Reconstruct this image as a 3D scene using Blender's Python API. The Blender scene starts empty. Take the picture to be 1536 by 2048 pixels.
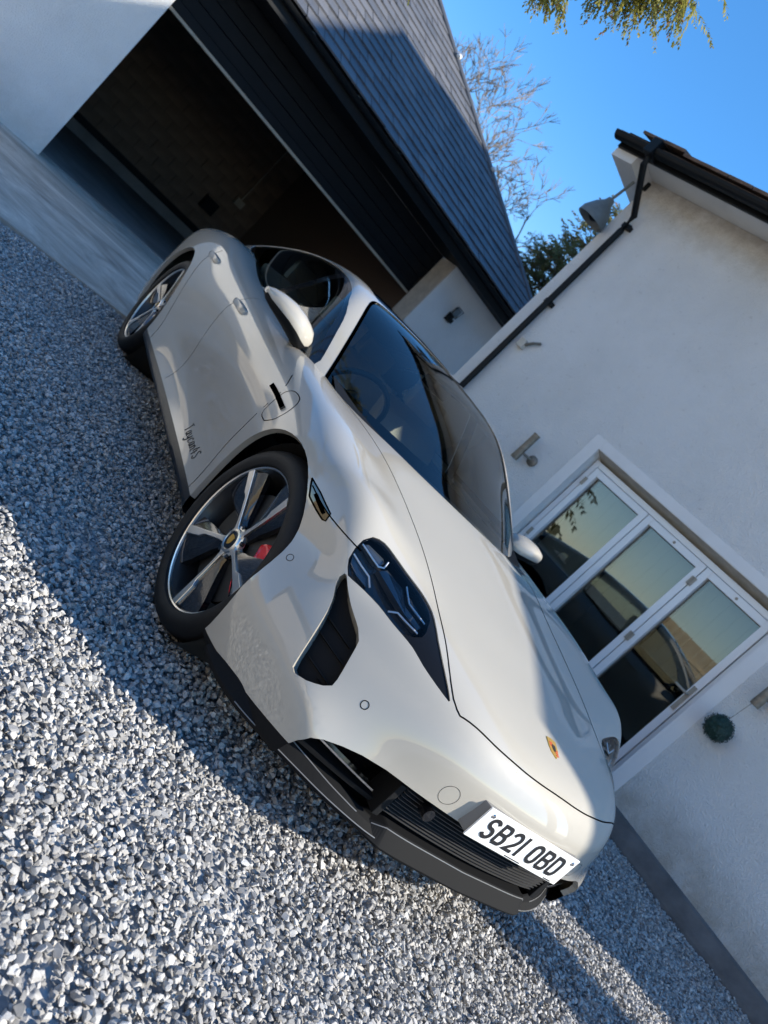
import bpy, bmesh, math, random
import numpy as np
from mathutils import Vector, Matrix, noise
R = math.radians
rnd = random.Random(7); NR = np.random.default_rng(7)
scene = bpy.context.scene
COL = scene.collection
# ---------------------------------------------------------------- camera
CAM_F = Vector((-0.8206, 0.5571, -0.1271)); CAM_LOC = Vector((2.26535, -2.08557, 1.11644))
yaw, pitch, roll = 2.544996, -0.1274195, 0.8052515
f = Vector((math.cos(pitch)*math.cos(yaw), math.cos(pitch)*math.sin(yaw), math.sin(pitch)))
r0 = f.cross(Vector((0, 0, 1))).normalized(); u0 = r0.cross(f)
rr = math.cos(roll)*r0 + math.sin(roll)*u0; uu = -math.sin(roll)*r0 + math.cos(roll)*u0
cd = bpy.data.cameras.new('camera'); cam = bpy.data.objects.new('camera', cd); COL.objects.link(cam)
M = Matrix((rr, uu, -f)).transposed().to_4x4(); M.translation = CAM_LOC; cam.matrix_world = M
cd.sensor_fit = 'VERTICAL'; cd.sensor_height = 36; cd.lens = 1586.1/2048*36
cd.clip_start = .05; cd.clip_end = 3000
cd.dof.use_dof = True; cd.dof.focus_distance = 2.15; cd.dof.aperture_fstop = 4.6
scene.camera = cam
# ---------------------------------------------------------------- sky, sun, exposure
SUN_AZ, SUN_EL = 50.0, 33.5
world = bpy.data.worlds.new('World'); scene.world = world; world.use_nodes = True
wn = world.node_tree.nodes; bg = wn['Background']; sk = wn.new('ShaderNodeTexSky')
sk.sky_type = 'NISHITA'; sk.sun_disc = False; sk.sun_elevation = R(SUN_EL); sk.sun_rotation = R(90-SUN_AZ)
sk.air_density = 1.0; sk.dust_density = .1; sk.ozone_density = 4.0; sk.altitude = 400
tint = wn.new('ShaderNodeMixRGB'); tint.blend_type = 'MULTIPLY'; tint.inputs[2].default_value = (.46, .90, 1.12, 1)   # the deep blue of this sky, all round
wtc = wn.new('ShaderNodeTexCoord'); wsx = wn.new('ShaderNodeSeparateXYZ'); wmr = wn.new('ShaderNodeMapRange'); wl = world.node_tree.links
wmr.inputs['From Min'].default_value = -.02; wmr.inputs['From Max'].default_value = .42; wmr.interpolation_type = 'SMOOTHSTEP'   # pale near the horizon, deep blue overhead
wl.new(wtc.outputs['Generated'], wsx.inputs[0]); wl.new(wsx.outputs['Z'], wmr.inputs['Value']); wl.new(wmr.outputs[0], tint.inputs[0])
world.node_tree.links.new(sk.outputs[0], tint.inputs[1]); world.node_tree.links.new(tint.outputs[0], bg.inputs[0]); bg.inputs[1].default_value = .135
sd = bpy.data.lights.new('sun', 'SUN'); sun = bpy.data.objects.new('sun', sd); COL.objects.link(sun)
sd.energy = 4.6; sd.angle = R(.53); sd.color = (1, .92, .79)
sv = Vector((math.cos(R(SUN_EL))*math.cos(R(SUN_AZ)), math.cos(R(SUN_EL))*math.sin(R(SUN_AZ)), math.sin(R(SUN_EL))))
sun.rotation_euler = sv.to_track_quat('Z', 'Y').to_euler(); sun.location = (8, 12, 12)
vs = scene.view_settings; vs.view_transform = 'Standard'; vs.look = 'None'; vs.gamma = 1; vs.use_curve_mapping = False
vs.exposure = 1.0
scene.cycles.max_bounces = 8; scene.cycles.transparent_max_bounces = 12; scene.cycles.caustics_reflective = False; scene.cycles.caustics_refractive = False
scene.cycles.use_denoising = True

# ---------------------------------------------------------------- materials
def new_mat(name):
    m = bpy.data.materials.new(name); m.use_nodes = True
    return m, m.node_tree.nodes, m.node_tree.links, m.node_tree.nodes['Principled BSDF']
def N(ns, t, **kw):
    n = ns.new(t)
    for k, v in kw.items():
        if k in n.inputs: n.inputs[k].default_value = v
        else: setattr(n, k, v)
    return n
def pmat(name, col, rough=.5, metal=0, coat=0, spec=.5, var=0, scale=8, bump=0, bscale=60, coatr=.03, col2=None, detail=5):
    """plain material with noise variation of colour and fine relief"""
    m, ns, ls, b = new_mat(name)
    b.inputs['Base Color'].default_value = (*col, 1); b.inputs['Roughness'].default_value = rough
    b.inputs['Metallic'].default_value = metal; b.inputs['Coat Weight'].default_value = coat
    b.inputs['Coat Roughness'].default_value = coatr; b.inputs['Specular IOR Level'].default_value = spec
    tc = ns.new('ShaderNodeTexCoord')
    if var or col2:
        t = N(ns, 'ShaderNodeTexNoise', Scale=scale, Detail=detail, Roughness=.6); ls.new(tc.outputs['Object'], t.inputs['Vector'])
        rp = ns.new('ShaderNodeValToRGB'); ls.new(t.outputs['Fac'], rp.inputs[0])
        c2 = col2 or tuple(max(0, c*(1-var)) for c in col); c1 = col if col2 else tuple(min(1, c*(1+var)) for c in col)
        rp.color_ramp.elements[0].color = (*c2, 1); rp.color_ramp.elements[1].color = (*c1, 1)
        rp.color_ramp.elements[0].position = .3; rp.color_ramp.elements[1].position = .7
        ls.new(rp.outputs[0], b.inputs['Base Color'])
    if bump:
        t2 = N(ns, 'ShaderNodeTexNoise', Scale=bscale, Detail=4); ls.new(tc.outputs['Object'], t2.inputs['Vector'])
        bp = N(ns, 'ShaderNodeBump', Strength=bump, Distance=.01); ls.new(t2.outputs['Fac'], bp.inputs['Height'])
        ls.new(bp.outputs[0], b.inputs['Normal'])
    return m
def render_mat(name, col, dirt, stain=.5, grime=.75):
    """painted roughcast: coarse relief, faint grime patches"""
    m, ns, ls, b = new_mat(name); tc = ns.new('ShaderNodeTexCoord'); b.inputs['Roughness'].default_value = .9
    n1 = N(ns, 'ShaderNodeTexNoise', Scale=1.3, Detail=8, Roughness=.65); n2 = N(ns, 'ShaderNodeTexNoise', Scale=48, Detail=6, Roughness=.8)
    n3 = N(ns, 'ShaderNodeTexVoronoi', Scale=110)
    for n in (n1, n2, n3): ls.new(tc.outputs['Object'], n.inputs['Vector'])
    rp = ns.new('ShaderNodeValToRGB'); rp.color_ramp.elements[0].position = .34; rp.color_ramp.elements[1].position = .62
    rp.color_ramp.elements[0].color = (*dirt, 1); rp.color_ramp.elements[1].color = (*col, 1)
    ls.new(n1.outputs['Fac'], rp.inputs[0])
    n4 = N(ns, 'ShaderNodeTexNoise', Scale=22, Detail=5); ls.new(tc.outputs['Object'], n4.inputs['Vector'])
    sp = ns.new('ShaderNodeValToRGB'); sp.color_ramp.elements[0].position = .27; sp.color_ramp.elements[1].position = .36
    sp.color_ramp.elements[0].color = (.62, .6, .56, 1); sp.color_ramp.elements[1].color = (1, 1, 1, 1)
    ls.new(n4.outputs['Fac'], sp.inputs[0])
    mx = ns.new('ShaderNodeMixRGB'); mx.blend_type = 'MULTIPLY'; mx.inputs[0].default_value = stain
    ls.new(rp.outputs[0], mx.inputs[1]); ls.new(sp.outputs[0], mx.inputs[2])
    sx = ns.new('ShaderNodeSeparateXYZ'); ls.new(tc.outputs['Object'], sx.inputs[0])
    def rng(a_, b_):
        n = ns.new('ShaderNodeMapRange'); n.inputs['From Min'].default_value = a_; n.inputs['From Max'].default_value = b_; ls.new(sx.outputs['Z'], n.inputs['Value']); return n.outputs[0]
    mxx = ns.new('ShaderNodeMath'); mxx.operation = 'MAXIMUM'; ls.new(rng(.75, .1), mxx.inputs[0]); ls.new(rng(3.55, 4.15), mxx.inputs[1])
    n5 = N(ns, 'ShaderNodeTexNoise', Scale=5, Detail=9, Roughness=.75); ls.new(tc.outputs['Object'], n5.inputs['Vector'])
    g1 = ns.new('ShaderNodeMath'); g1.operation = 'MULTIPLY'; ls.new(mxx.outputs[0], g1.inputs[0]); ls.new(n5.outputs['Fac'], g1.inputs[1])
    g2 = ns.new('ShaderNodeMapRange'); g2.inputs['From Min'].default_value = .16; g2.inputs['From Max'].default_value = .5; g2.inputs['To Max'].default_value = grime; ls.new(g1.outputs[0], g2.inputs['Value'])
    mg = ns.new('ShaderNodeMixRGB'); ls.new(g2.outputs[0], mg.inputs[0]); ls.new(mx.outputs[0], mg.inputs[1]); mg.inputs[2].default_value = (.36, .31, .24, 1)
    ls.new(mg.outputs[0], b.inputs['Base Color'])
    ad = ns.new('ShaderNodeMath'); ad.operation = 'ADD'; ls.new(n2.outputs['Fac'], ad.inputs[0]); ls.new(n3.outputs['Distance'], ad.inputs[1])
    bp = N(ns, 'ShaderNodeBump', Strength=.75, Distance=.012); ls.new(ad.outputs[0], bp.inputs['Height']); ls.new(bp.outputs[0], b.inputs['Normal'])
    return m
def glass_mat(name, tint, refl=1.0, ior=1.5, rough=0.0):
    m = bpy.data.materials.new(name); m.use_nodes = True; ns, ls = m.node_tree.nodes, m.node_tree.links; ns.clear()
    o = ns.new('ShaderNodeOutputMaterial'); t = ns.new('ShaderNodeBsdfTransparent'); t.inputs[0].default_value = (*tint, 1)
    g = N(ns, 'ShaderNodeBsdfGlossy', Roughness=rough); fr = N(ns, 'ShaderNodeFresnel', IOR=ior); mx = ns.new('ShaderNodeMixShader')
    g.inputs[0].default_value = (refl, refl, refl, 1)
    ls.new(fr.outputs[0], mx.inputs[0]); ls.new(t.outputs[0], mx.inputs[1]); ls.new(g.outputs[0], mx.inputs[2]); ls.new(mx.outputs[0], o.inputs[0])
    return m
MT = {}
MT['paint'] = pmat('chalk_paint', (.385, .362, .315), .45, 0, 1.0, .08, coatr=.012)
MT['paint'].node_tree.nodes['Principled BSDF'].inputs['Coat IOR'].default_value = 1.62
MT['black_gloss'] = pmat('gloss_black', (.006, .006, .007), .12, 0, .6)
MT['black_satin'] = pmat('satin_black', (.006, .006, .007), .32, 0, 0, .25)
MT['black_matt'] = pmat('matt_black_plastic', (.007, .0075, .0085), .6, spec=.15, bump=.05, bscale=300)
MT['grey_plastic'] = pmat('dark_grey_plastic', (.012, .012, .013), .35, spec=.3, bump=.03, bscale=400)
MT['lip'] = pmat('splitter_plastic', (.010, .0105, .0115), .65, 0, 0, .06, bump=.02, bscale=500)
MT['rib'] = pmat('grille_rib_grey', (.045, .046, .048), .45, 0, 0, .3)
MT['glint'] = pmat('painted_edge_glint', (.16, .16, .16), .3, 0, .2)  # lighter tone paints the glint on the splitter edges
MT['rubber'] = pmat('tyre_rubber', (.007, .007, .0075), .6, spec=.3, var=.25, scale=30, bump=.08, bscale=140)
MT['alu'] = pmat('polished_alloy', (.80, .78, .74), .3, 1.0, .3)
MT['alu_dark'] = pmat('wheel_black', (.010, .010, .012), .16, 0, .8)
MT['disc'] = pmat('brake_disc_steel', (.05, .05, .05), .45, .7)
MT['red'] = pmat('red_caliper', (.62, .006, .014), .25, 0, .6)
MT['gap'] = pmat('panel_gap_black', (.004, .004, .004), .8)
MT['liner'] = pmat('arch_liner', (.006, .006, .006), .9)
MT['chrome'] = pmat('satin_chrome', (.7, .7, .7), .12, 1)
MT['glass'] = glass_mat('car_glass', (.60, .65, .64), 1.0, 1.6)
MT['roofglass'] = pmat('roof_glass', (.004, .005, .008), .03, 0, 1.0, coatr=.0)
MT['lampglass'] = glass_mat('lamp_glass', (.93, .95, .97), .75, 1.3)
MT['lamp_in'] = pmat('lamp_bezel', (.03, .03, .031), .22, .3, .5)
MT['lamp_blue'] = pmat('lamp_module', (.10, .115, .13), .18, .6, .3)
MT['led'] = pmat('led_guide', (.9, .93, .95), .3, 0, .3)
MT['barrel'] = pmat('wheel_barrel', (.012, .012, .013), .4, 0, .2)
MT['plinth_grey'] = pmat('plate_holder_grey', (.16, .16, .155), .45, 0, .2)
MT['white'] = pmat('plate_white', (.82, .82, .80), .35, 0, .3)
MT['black_ink'] = pmat('plate_black', (.012, .012, .014), .4)
MT['gold'] = pmat('crest_gold', (.75, .45, .10), .3, .7)
MT['crest_red'] = pmat('crest_red', (.45, .03, .02), .4)
MT['interior'] = pmat('interior_black', (.012, .012, .014), .7)
MT['seat'] = pmat('seat_beige', (.50, .46, .38), .6, bump=.1, bscale=120)
MT['wheelrim_leather'] = pmat('leather_dark', (.03, .03, .03), .35)
MT['amber'] = pmat('smoked_lens', (.012, .012, .009), .06, 0, 1)
MT['house'] = render_mat('white_roughcast_house', (.83, .815, .785), (.76, .745, .71), .25, .7)
MT['garage'] = render_mat('white_roughcast_garage', (.88, .86, .82), (.80, .78, .745), .12, .25)
MT['smooth_render'] = pmat('smooth_white_band', (.79, .775, .75), .8, var=.04, scale=4, bump=.1, bscale=80)
MT['upvc'] = pmat('white_upvc', (.78, .79, .80), .3, 0, .2)
MT['cream'] = pmat('cream_ledge', (.55, .50, .42), .7, var=.15, scale=10)
MT['black_pvc'] = pmat('black_pvc', (.005, .006, .007), .5, spec=.22)
MT['soffit'] = pmat('soffit_white', (.70, .69, .66), .6, var=.08, scale=3)
MT['plinth'] = pmat('concrete_plinth', (.14, .13, .125), .9, var=.3, scale=5, bump=.3, bscale=70)
MT['blackboard'] = pmat('black_boards', (.005, .006, .008), .6, spec=.2, var=.25, scale=6, bump=.1, bscale=50)
MT['garage_in'] = pmat('garage_block', (.16, .11, .08), .95, var=.3, scale=2.2, bump=.5, bscale=40)
MT['mortar'] = pmat('garage_mortar', (.12, .085, .065), .95)
MT['garage_floor'] = pmat('garage_floor', (.20, .19, .18), .8, var=.3, scale=1.4)
MT['steel_grey'] = pmat('door_track', (.34, .30, .24), .6, 0, var=.15, scale=5)
MT['brass'] = pmat('weathered_lamp', (.22, .19, .15), .5, .5, var=.3, scale=30)
MT['lampgrey'] = pmat('floodlight_grey', (.13, .15, .155), .5, var=.12, scale=20)
MT['topiary'] = pmat('topiary_green', (.012, .045, .035), .6, var=.5, scale=40)
MT['pane'] = glass_mat('window_pane', (.62, .66, .66), 1.0, 1.7)
MT['room'] = pmat('dark_room', (.05, .05, .055), .8)
MT['curtain'] = pmat('room_blind', (.75, .75, .71), .8)
MT['fence'] = pmat('fence_wood', (.50, .38, .22), .8, var=.3, scale=4, bump=.2)
MT['bark'] = pmat('bark', (.10, .075, .055), .9, var=.3, scale=14, bump=.5, bscale=50)
MT['twig'] = pmat('pale_twig', (.22, .165, .11), .9, var=.2, scale=20)
MT['needle'] = pmat('conifer_green', (.44, .39, .08), .7, col2=(.20, .21, .05), scale=5)
MT['needle_far'] = pmat('conifer_far', (.24, .22, .08), .8, col2=(.11, .115, .05), scale=3)
for _n in ('needle', 'needle_far'):      # thin foliage lets light through
    _t = MT[_n].node_tree; _b = _t.nodes['Principled BSDF']; _tr = _t.nodes.new('ShaderNodeBsdfTranslucent'); _mx = _t.nodes.new('ShaderNodeMixShader'); _mx.inputs[0].default_value = .45
    _t.links.new(_b.inputs['Base Color'].links[0].from_socket, _tr.inputs[0]); _o = _t.nodes['Material Output']; _t.links.new(_b.outputs[0], _mx.inputs[1]); _t.links.new(_tr.outputs[0], _mx.inputs[2]); _t.links.new(_mx.outputs[0], _o.inputs[0])
MT['cone'] = pmat('conifer_brown_tips', (.16, .075, .03), .8)
MT['bounce_far'] = pmat('bounce_cream', (.74, .62, .49), .9, var=.1, scale=3)  # pale cream set to bounce warm light onto the drive
MT['tile_brown'] = pmat('brown_roof_tile', (.13, .085, .06), .85, var=.4, scale=12)

def slate_mat():
    m, ns, ls, b = new_mat('roof_slate'); tc = ns.new('ShaderNodeTexCoord'); oi = ns.new('ShaderNodeObjectInfo')
    t = N(ns, 'ShaderNodeTexNoise', Scale=14, Detail=6, Roughness=.7); ls.new(tc.outputs['Object'], t.inputs['Vector'])
    mth = ns.new('ShaderNodeMath'); mth.operation = 'ADD'; ls.new(t.outputs['Fac'], mth.inputs[0]); ls.new(oi.outputs['Random'], mth.inputs[1])
    rp = ns.new('ShaderNodeValToRGB'); rp.color_ramp.elements[0].color = (.055, .062, .075, 1); rp.color_ramp.elements[1].color = (.15, .15, .16, 1)
    d = ns.new('ShaderNodeMath'); d.operation = 'MULTIPLY'; d.inputs[1].default_value = .5; ls.new(mth.outputs[0], d.inputs[0]); ls.new(d.outputs[0], rp.inputs[0])
    ls.new(rp.outputs[0], b.inputs['Base Color']); b.inputs['Roughness'].default_value = .5
    bp = N(ns, 'ShaderNodeBump', Strength=.3, Distance=.004); ls.new(t.outputs['Fac'], bp.inputs['Height']); ls.new(bp.outputs[0], b.inputs['Normal'])
    return m
MT['slate'] = slate_mat()
def stone_mat():
    m, ns, ls, b = new_mat('gravel_stone'); tc = ns.new('ShaderNodeTexCoord'); oi = ns.new('ShaderNodeObjectInfo')
    at = ns.new('ShaderNodeAttribute'); at.attribute_type = 'INSTANCER'; at.attribute_name = 'tone'
    t = N(ns, 'ShaderNodeTexNoise', Scale=70, Detail=6, Roughness=.75); ls.new(tc.outputs['Object'], t.inputs['Vector'])
    rp = ns.new('ShaderNodeValToRGB'); e = rp.color_ramp.elements
    e[0].position = 0; e[0].color = (.17, .167, .16, 1); e[1].position = 1; e[1].color = (.78, .77, .74, 1)
    for p, c in ((.25, (.31, .305, .295, 1)), (.6, (.49, .48, .46, 1)), (.85, (.63, .61, .57, 1))):
        x = e.new(p); x.color = c
    ls.new(at.outputs['Fac'], rp.inputs[0])
    r2 = ns.new('ShaderNodeValToRGB'); r2.color_ramp.elements[0].position = .3; r2.color_ramp.elements[1].position = .7
    r2.color_ramp.elements[0].color = (.62, .62, .64, 1); r2.color_ramp.elements[1].color = (1.2, 1.2, 1.2, 1); ls.new(t.outputs['Fac'], r2.inputs[0])
    mx = ns.new('ShaderNodeMixRGB'); mx.blend_type = 'MULTIPLY'; mx.inputs[0].default_value = 1
    ls.new(rp.outputs[0], mx.inputs[1]); ls.new(r2.outputs[0], mx.inputs[2]); ls.new(mx.outputs[0], b.inputs['Base Color'])
    b.inputs['Roughness'].default_value = .75
    bp = N(ns, 'ShaderNodeBump', Strength=.5, Distance=.003); ls.new(t.outputs['Fac'], bp.inputs['Height']); ls.new(bp.outputs[0], b.inputs['Normal'])
    return m
MT['stone'] = stone_mat()
def ground_mat():
    m, ns, ls, b = new_mat('gravel_bed'); tc = ns.new('ShaderNodeTexCoord')
    v = N(ns, 'ShaderNodeTexVoronoi', Scale=38); ls.new(tc.outputs['Object'], v.inputs['Vector'])
    rp = ns.new('ShaderNodeValToRGB'); rp.color_ramp.elements[0].color = (.16, .165, .175, 1); rp.color_ramp.elements[1].color = (.42, .42, .42, 1)
    ls.new(v.outputs['Color'], rp.inputs[0]); ls.new(rp.outputs[0], b.inputs['Base Color']); b.inputs['Roughness'].default_value = .9
    bp = N(ns, 'ShaderNodeBump', Strength=1, Distance=.02); bp.invert = True; ls.new(v.outputs['Distance'], bp.inputs['Height']); ls.new(bp.outputs[0], b.inputs['Normal'])
    return m
MT['ground'] = ground_mat()
def concrete_mat():
    m, ns, ls, b = new_mat('apron_concrete'); tc = ns.new('ShaderNodeTexCoord'); mp = ns.new('ShaderNodeMapping'); mp.inputs['Scale'].default_value = (1, .55, 1); mp.inputs['Rotation'].default_value = (0, 0, R(-30))
    ls.new(tc.outputs['Object'], mp.inputs[0])
    a = N(ns, 'ShaderNodeTexNoise', Scale=1.5, Detail=10, Roughness=.7, Distortion=1.6); ls.new(mp.outputs[0], a.inputs['Vector'])
    rp = ns.new('ShaderNodeValToRGB'); e = rp.color_ramp.elements; e[0].position = .32; e[0].color = (.25, .22, .185, 1); e[1].position = .66; e[1].color = (.66, .60, .52, 1)
    x = e.new(.5); x.color = (.44, .395, .335, 1)
    ls.new(a.outputs['Fac'], rp.inputs[0]); ls.new(rp.outputs[0], b.inputs['Base Color']); b.inputs['Roughness'].default_value = .85
    t = N(ns, 'ShaderNodeTexNoise', Scale=60, Detail=5); ls.new(tc.outputs['Object'], t.inputs['Vector'])
    bp = N(ns, 'ShaderNodeBump', Strength=.25, Distance=.004); ls.new(t.outputs['Fac'], bp.inputs['Height']); ls.new(bp.outputs[0], b.inputs['Normal'])
    return m
MT['concrete'] = concrete_mat()

# ---------------------------------------------------------------- mesh helpers
class MB:
    """collects simple shapes into one mesh; frame() sets a local coordinate frame"""
    def __init__(s, fr=None): s.v = []; s.f = []; s.fr = fr; s.sm = []
    def add(s, vs, fs, sm=False):
        o = len(s.v)
        for v in vs:
            v = Vector(v); s.v.append(s.fr(v) if s.fr else v)
        for fc in fs: s.f.append([o+i for i in fc]); s.sm.append(sm)
        return s
    def box(s, lo, hi):
        (a, b, c), (d, e, g) = lo, hi
        return s.add([(a,b,c),(d,b,c),(d,e,c),(a,e,c),(a,b,g),(d,b,g),(d,e,g),(a,e,g)], [(0,3,2,1),(4,5,6,7),(0,1,5,4),(1,2,6,5),(2,3,7,6),(3,0,4,7)])
    def tube(s, pts, r, n=8, cap=True, radii=None):
        pts = [Vector(p) for p in pts]; rings = []; base = len(s.v); up = Vector((.13, .21, .97))
        vs, fs = [], []
        for i, p in enumerate(pts):
            t = (pts[min(i+1, len(pts)-1)]-pts[max(i-1, 0)]).normalized()
            a = t.cross(up); a = a.normalized() if a.length > 1e-3 else t.cross(Vector((1, 0, 0))).normalized()
            b = t.cross(a); q = radii[i] if radii else r
            for k in range(n):
                an = 2*math.pi*k/n; vs.append(p+a*math.cos(an)*q+b*math.sin(an)*q)
        for i in range(len(pts)-1):
            for k in range(n):
                fs.append((i*n+k, i*n+(k+1) % n, (i+1)*n+(k+1) % n, (i+1)*n+k))
        if cap: fs += [tuple(range(n))[::-1], tuple((len(pts)-1)*n+k for k in range(n))]
        return s.add(vs, fs, True)
    def lathe(s, prof, org, ax, n=32, a0=0, a1=360, closed=False):
        """prof (radius, along-axis)"""
        ax = Vector(ax).normalized(); e1 = ax.cross(Vector((0, 0, 1)));
        if e1.length < 1e-3: e1 = Vector((1, 0, 0))
        e1.normalize(); e2 = ax.cross(e1); org = Vector(org); full = abs(a1-a0) >= 359.9
        m = n if full else n+1; vs, fs = [], []; k = len(prof)
        for i in range(m):
            an = R(a0+(a1-a0)*i/n); d = e1*math.cos(an)+e2*math.sin(an)
            for (q, h) in prof: vs.append(org+d*q+ax*h)
        for i in range(n):
            j = (i+1) % m
            for q in range(k if closed else k-1):
                w = (q+1) % k; fs.append((i*k+q, j*k+q, j*k+w, i*k+w))
        return s.add(vs, fs, True)
    def prism(s, poly, d):
        """poly: planar 3d points, extruded along d"""
        n = len(poly); d = Vector(d); p = [Vector(q) for q in poly]
        return s.add(p+[q+d for q in p], [tuple(range(n))[::-1], tuple(range(n, 2*n))]+[(i, (i+1) % n, n+(i+1) % n, n+i) for i in range(n)])
    def sphere(s, c, r, nu=16, nv=10, sc=(1, 1, 1)):
        vs, fs = [], []
        for j in range(nv+1):
            th = math.pi*j/nv
            for i in range(nu):
                ph = 2*math.pi*i/nu; vs.append((c[0]+r*sc[0]*math.sin(th)*math.cos(ph), c[1]+r*sc[1]*math.sin(th)*math.sin(ph), c[2]+r*sc[2]*math.cos(th)))
        for j in range(nv):
            for i in range(nu): fs.append((j*nu+i, (j+1)*nu+i, (j+1)*nu+(i+1) % nu, j*nu+(i+1) % nu))
        return s.add(vs, fs, True)
    def build(s, name, mat, parent=None, bevel=0, kind=None):
        me = bpy.data.meshes.new(name); me.from_pydata([tuple(v) for v in s.v], [], s.f); me.validate(); me.update()
        bm = bmesh.new(); bm.from_mesh(me); bmesh.ops.recalc_face_normals(bm, faces=bm.faces[:])
        if bevel:
            bmesh.ops.bevel(bm, geom=[e for e in bm.edges if len(e.link_faces) == 2 and e.calc_face_angle(0) > .6], offset=bevel, segments=2, affect='EDGES', profile=.7)
        bm.to_mesh(me); bm.free()
        if any(s.sm) and not bevel:
            me.polygons.foreach_set('use_smooth', [True]*len(me.polygons))
            me.set_sharp_from_angle(angle=R(40))
        me.materials.append(MT[mat] if isinstance(mat, str) else mat)
        o = bpy.data.objects.new(name, me); COL.objects.link(o)
        if parent: o.parent = parent
        if kind: o['kind'] = kind
        return o
def tag(o, label=None, cat=None, group=None, kind=None):
    if label: o['label'] = label
    if cat: o['category'] = cat
    if group: o['group'] = group
    if kind: o['kind'] = kind
    return o
def empty(name, label, cat, loc=(0, 0, 0), group=None):
    o = bpy.data.objects.new(name, None); COL.objects.link(o); o.location = loc; o.empty_display_size = .2
    return tag(o, label, cat, group)
def child(o, parent):
    """parent keeping world geometry: the mesh was built in world coordinates"""
    o.parent = parent; o.matrix_parent_inverse = Matrix.Translation(-parent.location); return o

# ================================================================ SETTING
# house frame: d along the wall, n towards the drive, z up
HB = Vector((-.671, 3.224, 0)); ha = R(18); HD = Vector((math.cos(ha), math.sin(ha), 0)); HN = Vector((math.sin(ha), -math.cos(ha), 0))
def HF(p): return HB + HD*p[0] + HN*p[1] + Vector((0, 0, p[2]))
# garage frame: t along the front, n out of the front, z up
GB = Vector((-7.723, -1.755, 0)); ga = R(11); GN = Vector((math.cos(ga), math.sin(ga), 0)); GT = Vector((-math.sin(ga), math.cos(ga), 0))
def GF(p): return GB + GT*p[0] + GN*p[1] + Vector((0, 0, p[2]))
# ---- ground
g = MB(); L = 600
g.add([(-L, -L, -.03), (L, -L, -.03), (L, L, -.03), (-L, L, -.03)], [(0, 1, 2, 3)])
gr = g.build('ground', 'ground', kind='structure')
# ---- concrete apron in front of the garage
a = MB(GF); a.box((-3.5, -.42, -.1), (6.2, 4.05, .012)); ap = a.build('concrete_apron', 'concrete', kind='structure')
a = MB(GF); a.box((.0, -6.5, -.1), (5.6, -.42, .02)); a.build('garage_floor', 'garage_floor', kind='structure')

# ---- garage
G = empty('garage', 'white roughcast double garage with open doorway and dark slate roof', 'garage', tuple(GB))
def gpart(mb, name, mat, parent=None, **k):
    o = mb.build(name, mat, **k); p = parent or G
    o.parent = p; o.matrix_parent_inverse = Matrix.Translation(-G.location) if p is G else Matrix.Identity(4); return o
OP = 4.95
p = MB(GF); p.box((-3.2, -.42, 0), (0, 0, 2.88)); gpart(p, 'wall', 'garage', bevel=.012)
p = MB(GF); p.box((OP, -.42, 0), (7.1, 0, 2.88)); gpart(p, 'wall', 'garage', bevel=.012)
# smooth reveal strip of the far pier
p = MB(GF); p.box((OP-.012, -.40, .02), (OP-.001, -.012, 2.86)); gpart(p, 'reveal', 'cream')
# inside: blockwork back wall built of courses of blocks, side walls, ceiling
p = MB(GF); p.box((-.35, -6.6, 0), (5.4, -6.35, 3)); p.box((-.6, -6.35, 0), (-.35, -.42, 3)); p.box((5.2, -6.35, 0), (5.45, -.42, 3)); gpart(p, 'inner_wall', 'mortar')
p = MB(GF); p.box((-.35, -6.35, 2.72), (5.2, -.9, 2.8)); gpart(p, 'ceiling', 'blackboard')
bm_ = MB(); bm_.box((-.218, -.02, -.105), (.218, .02, .105)); blk = None
for row in range(11):
    for k in range(13):
        t0 = -.2+.45*k+(.22 if row % 2 else 0)
        if t0 > 5.1: continue
        zc = .45+row*.22
        if zc > 2.7: continue
        if blk is None: blk = bm_.build('block', 'garage_in', G)
        else:
            o = blk.copy(); COL.objects.link(o); blk_ = o
        o = blk if (row == 0 and k == 0) else blk_
        o.matrix_parent_inverse = Matrix.Identity(4)
        q = GF((t0, -6.345+rnd.uniform(-.004, .004), zc))-GB
        o.location = q; o.rotation_euler = (0, 0, ga+math.pi/2)
# low rendered plinth and timber ledge along the back wall
p = MB(GF); p.box((-.35, -6.32, 0), (5.2, -6.2, .22)); gpart(p, 'skirting', 'garage_floor')
p = MB(GF); p.box((-.35, -6.32, .222), (5.2, -6.12, .34)); gpart(p, 'ledge', 'blackboard')
p = MB(GF); p.tube([(4.6, -6.2, 2.7), (4.6, -6.2, 1.35)], .012, 6); p.box((4.5, -6.24, 1.2), (4.7, -6.16, 1.35)); gpart(p, 'pull_cord', 'steel_grey')
p = MB(GF); p.box((4.05, -6.3, .68), (4.35, -6.15, .95)); gpart(p, 'socket_box', 'black_matt')
# door head: retracted door edge, dark boards, soffit
p = MB(GF); p.box((.0, -.5, 2.115), (OP-.0, -.42, 2.15)); gpart(p, 'door_seal', 'steel_grey', bevel=.006)
p = MB(GF); p.box((.0, -.53, 2.152), (OP, -.44, 2.26)); gpart(p, 'door_edge', 'blackboard', bevel=.01)
for k in range(4):
    p = MB(GF); p.box((.0, -.56+.012*k, 2.264+k*.155), (OP, -.47+.012*k, 2.264+k*.155+.148)); gpart(p, 'header_board', 'blackboard', bevel=.008)
p = MB(GF); p.box((-3.2, -.42, 2.884), (7.1, .36, 2.90)); gpart(p, 'soffit', 'blackboard')
p = MB(GF); p.box((-3.2, .362, 2.86), (7.2, .385, 3.03)); gpart(p, 'fascia', 'black_pvc')
p = MB(GF)
hg = [(.39+.06*math.cos(R(a))+.06, 3.03+.06*math.sin(R(a))) for a in range(180, 361, 30)]
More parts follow.
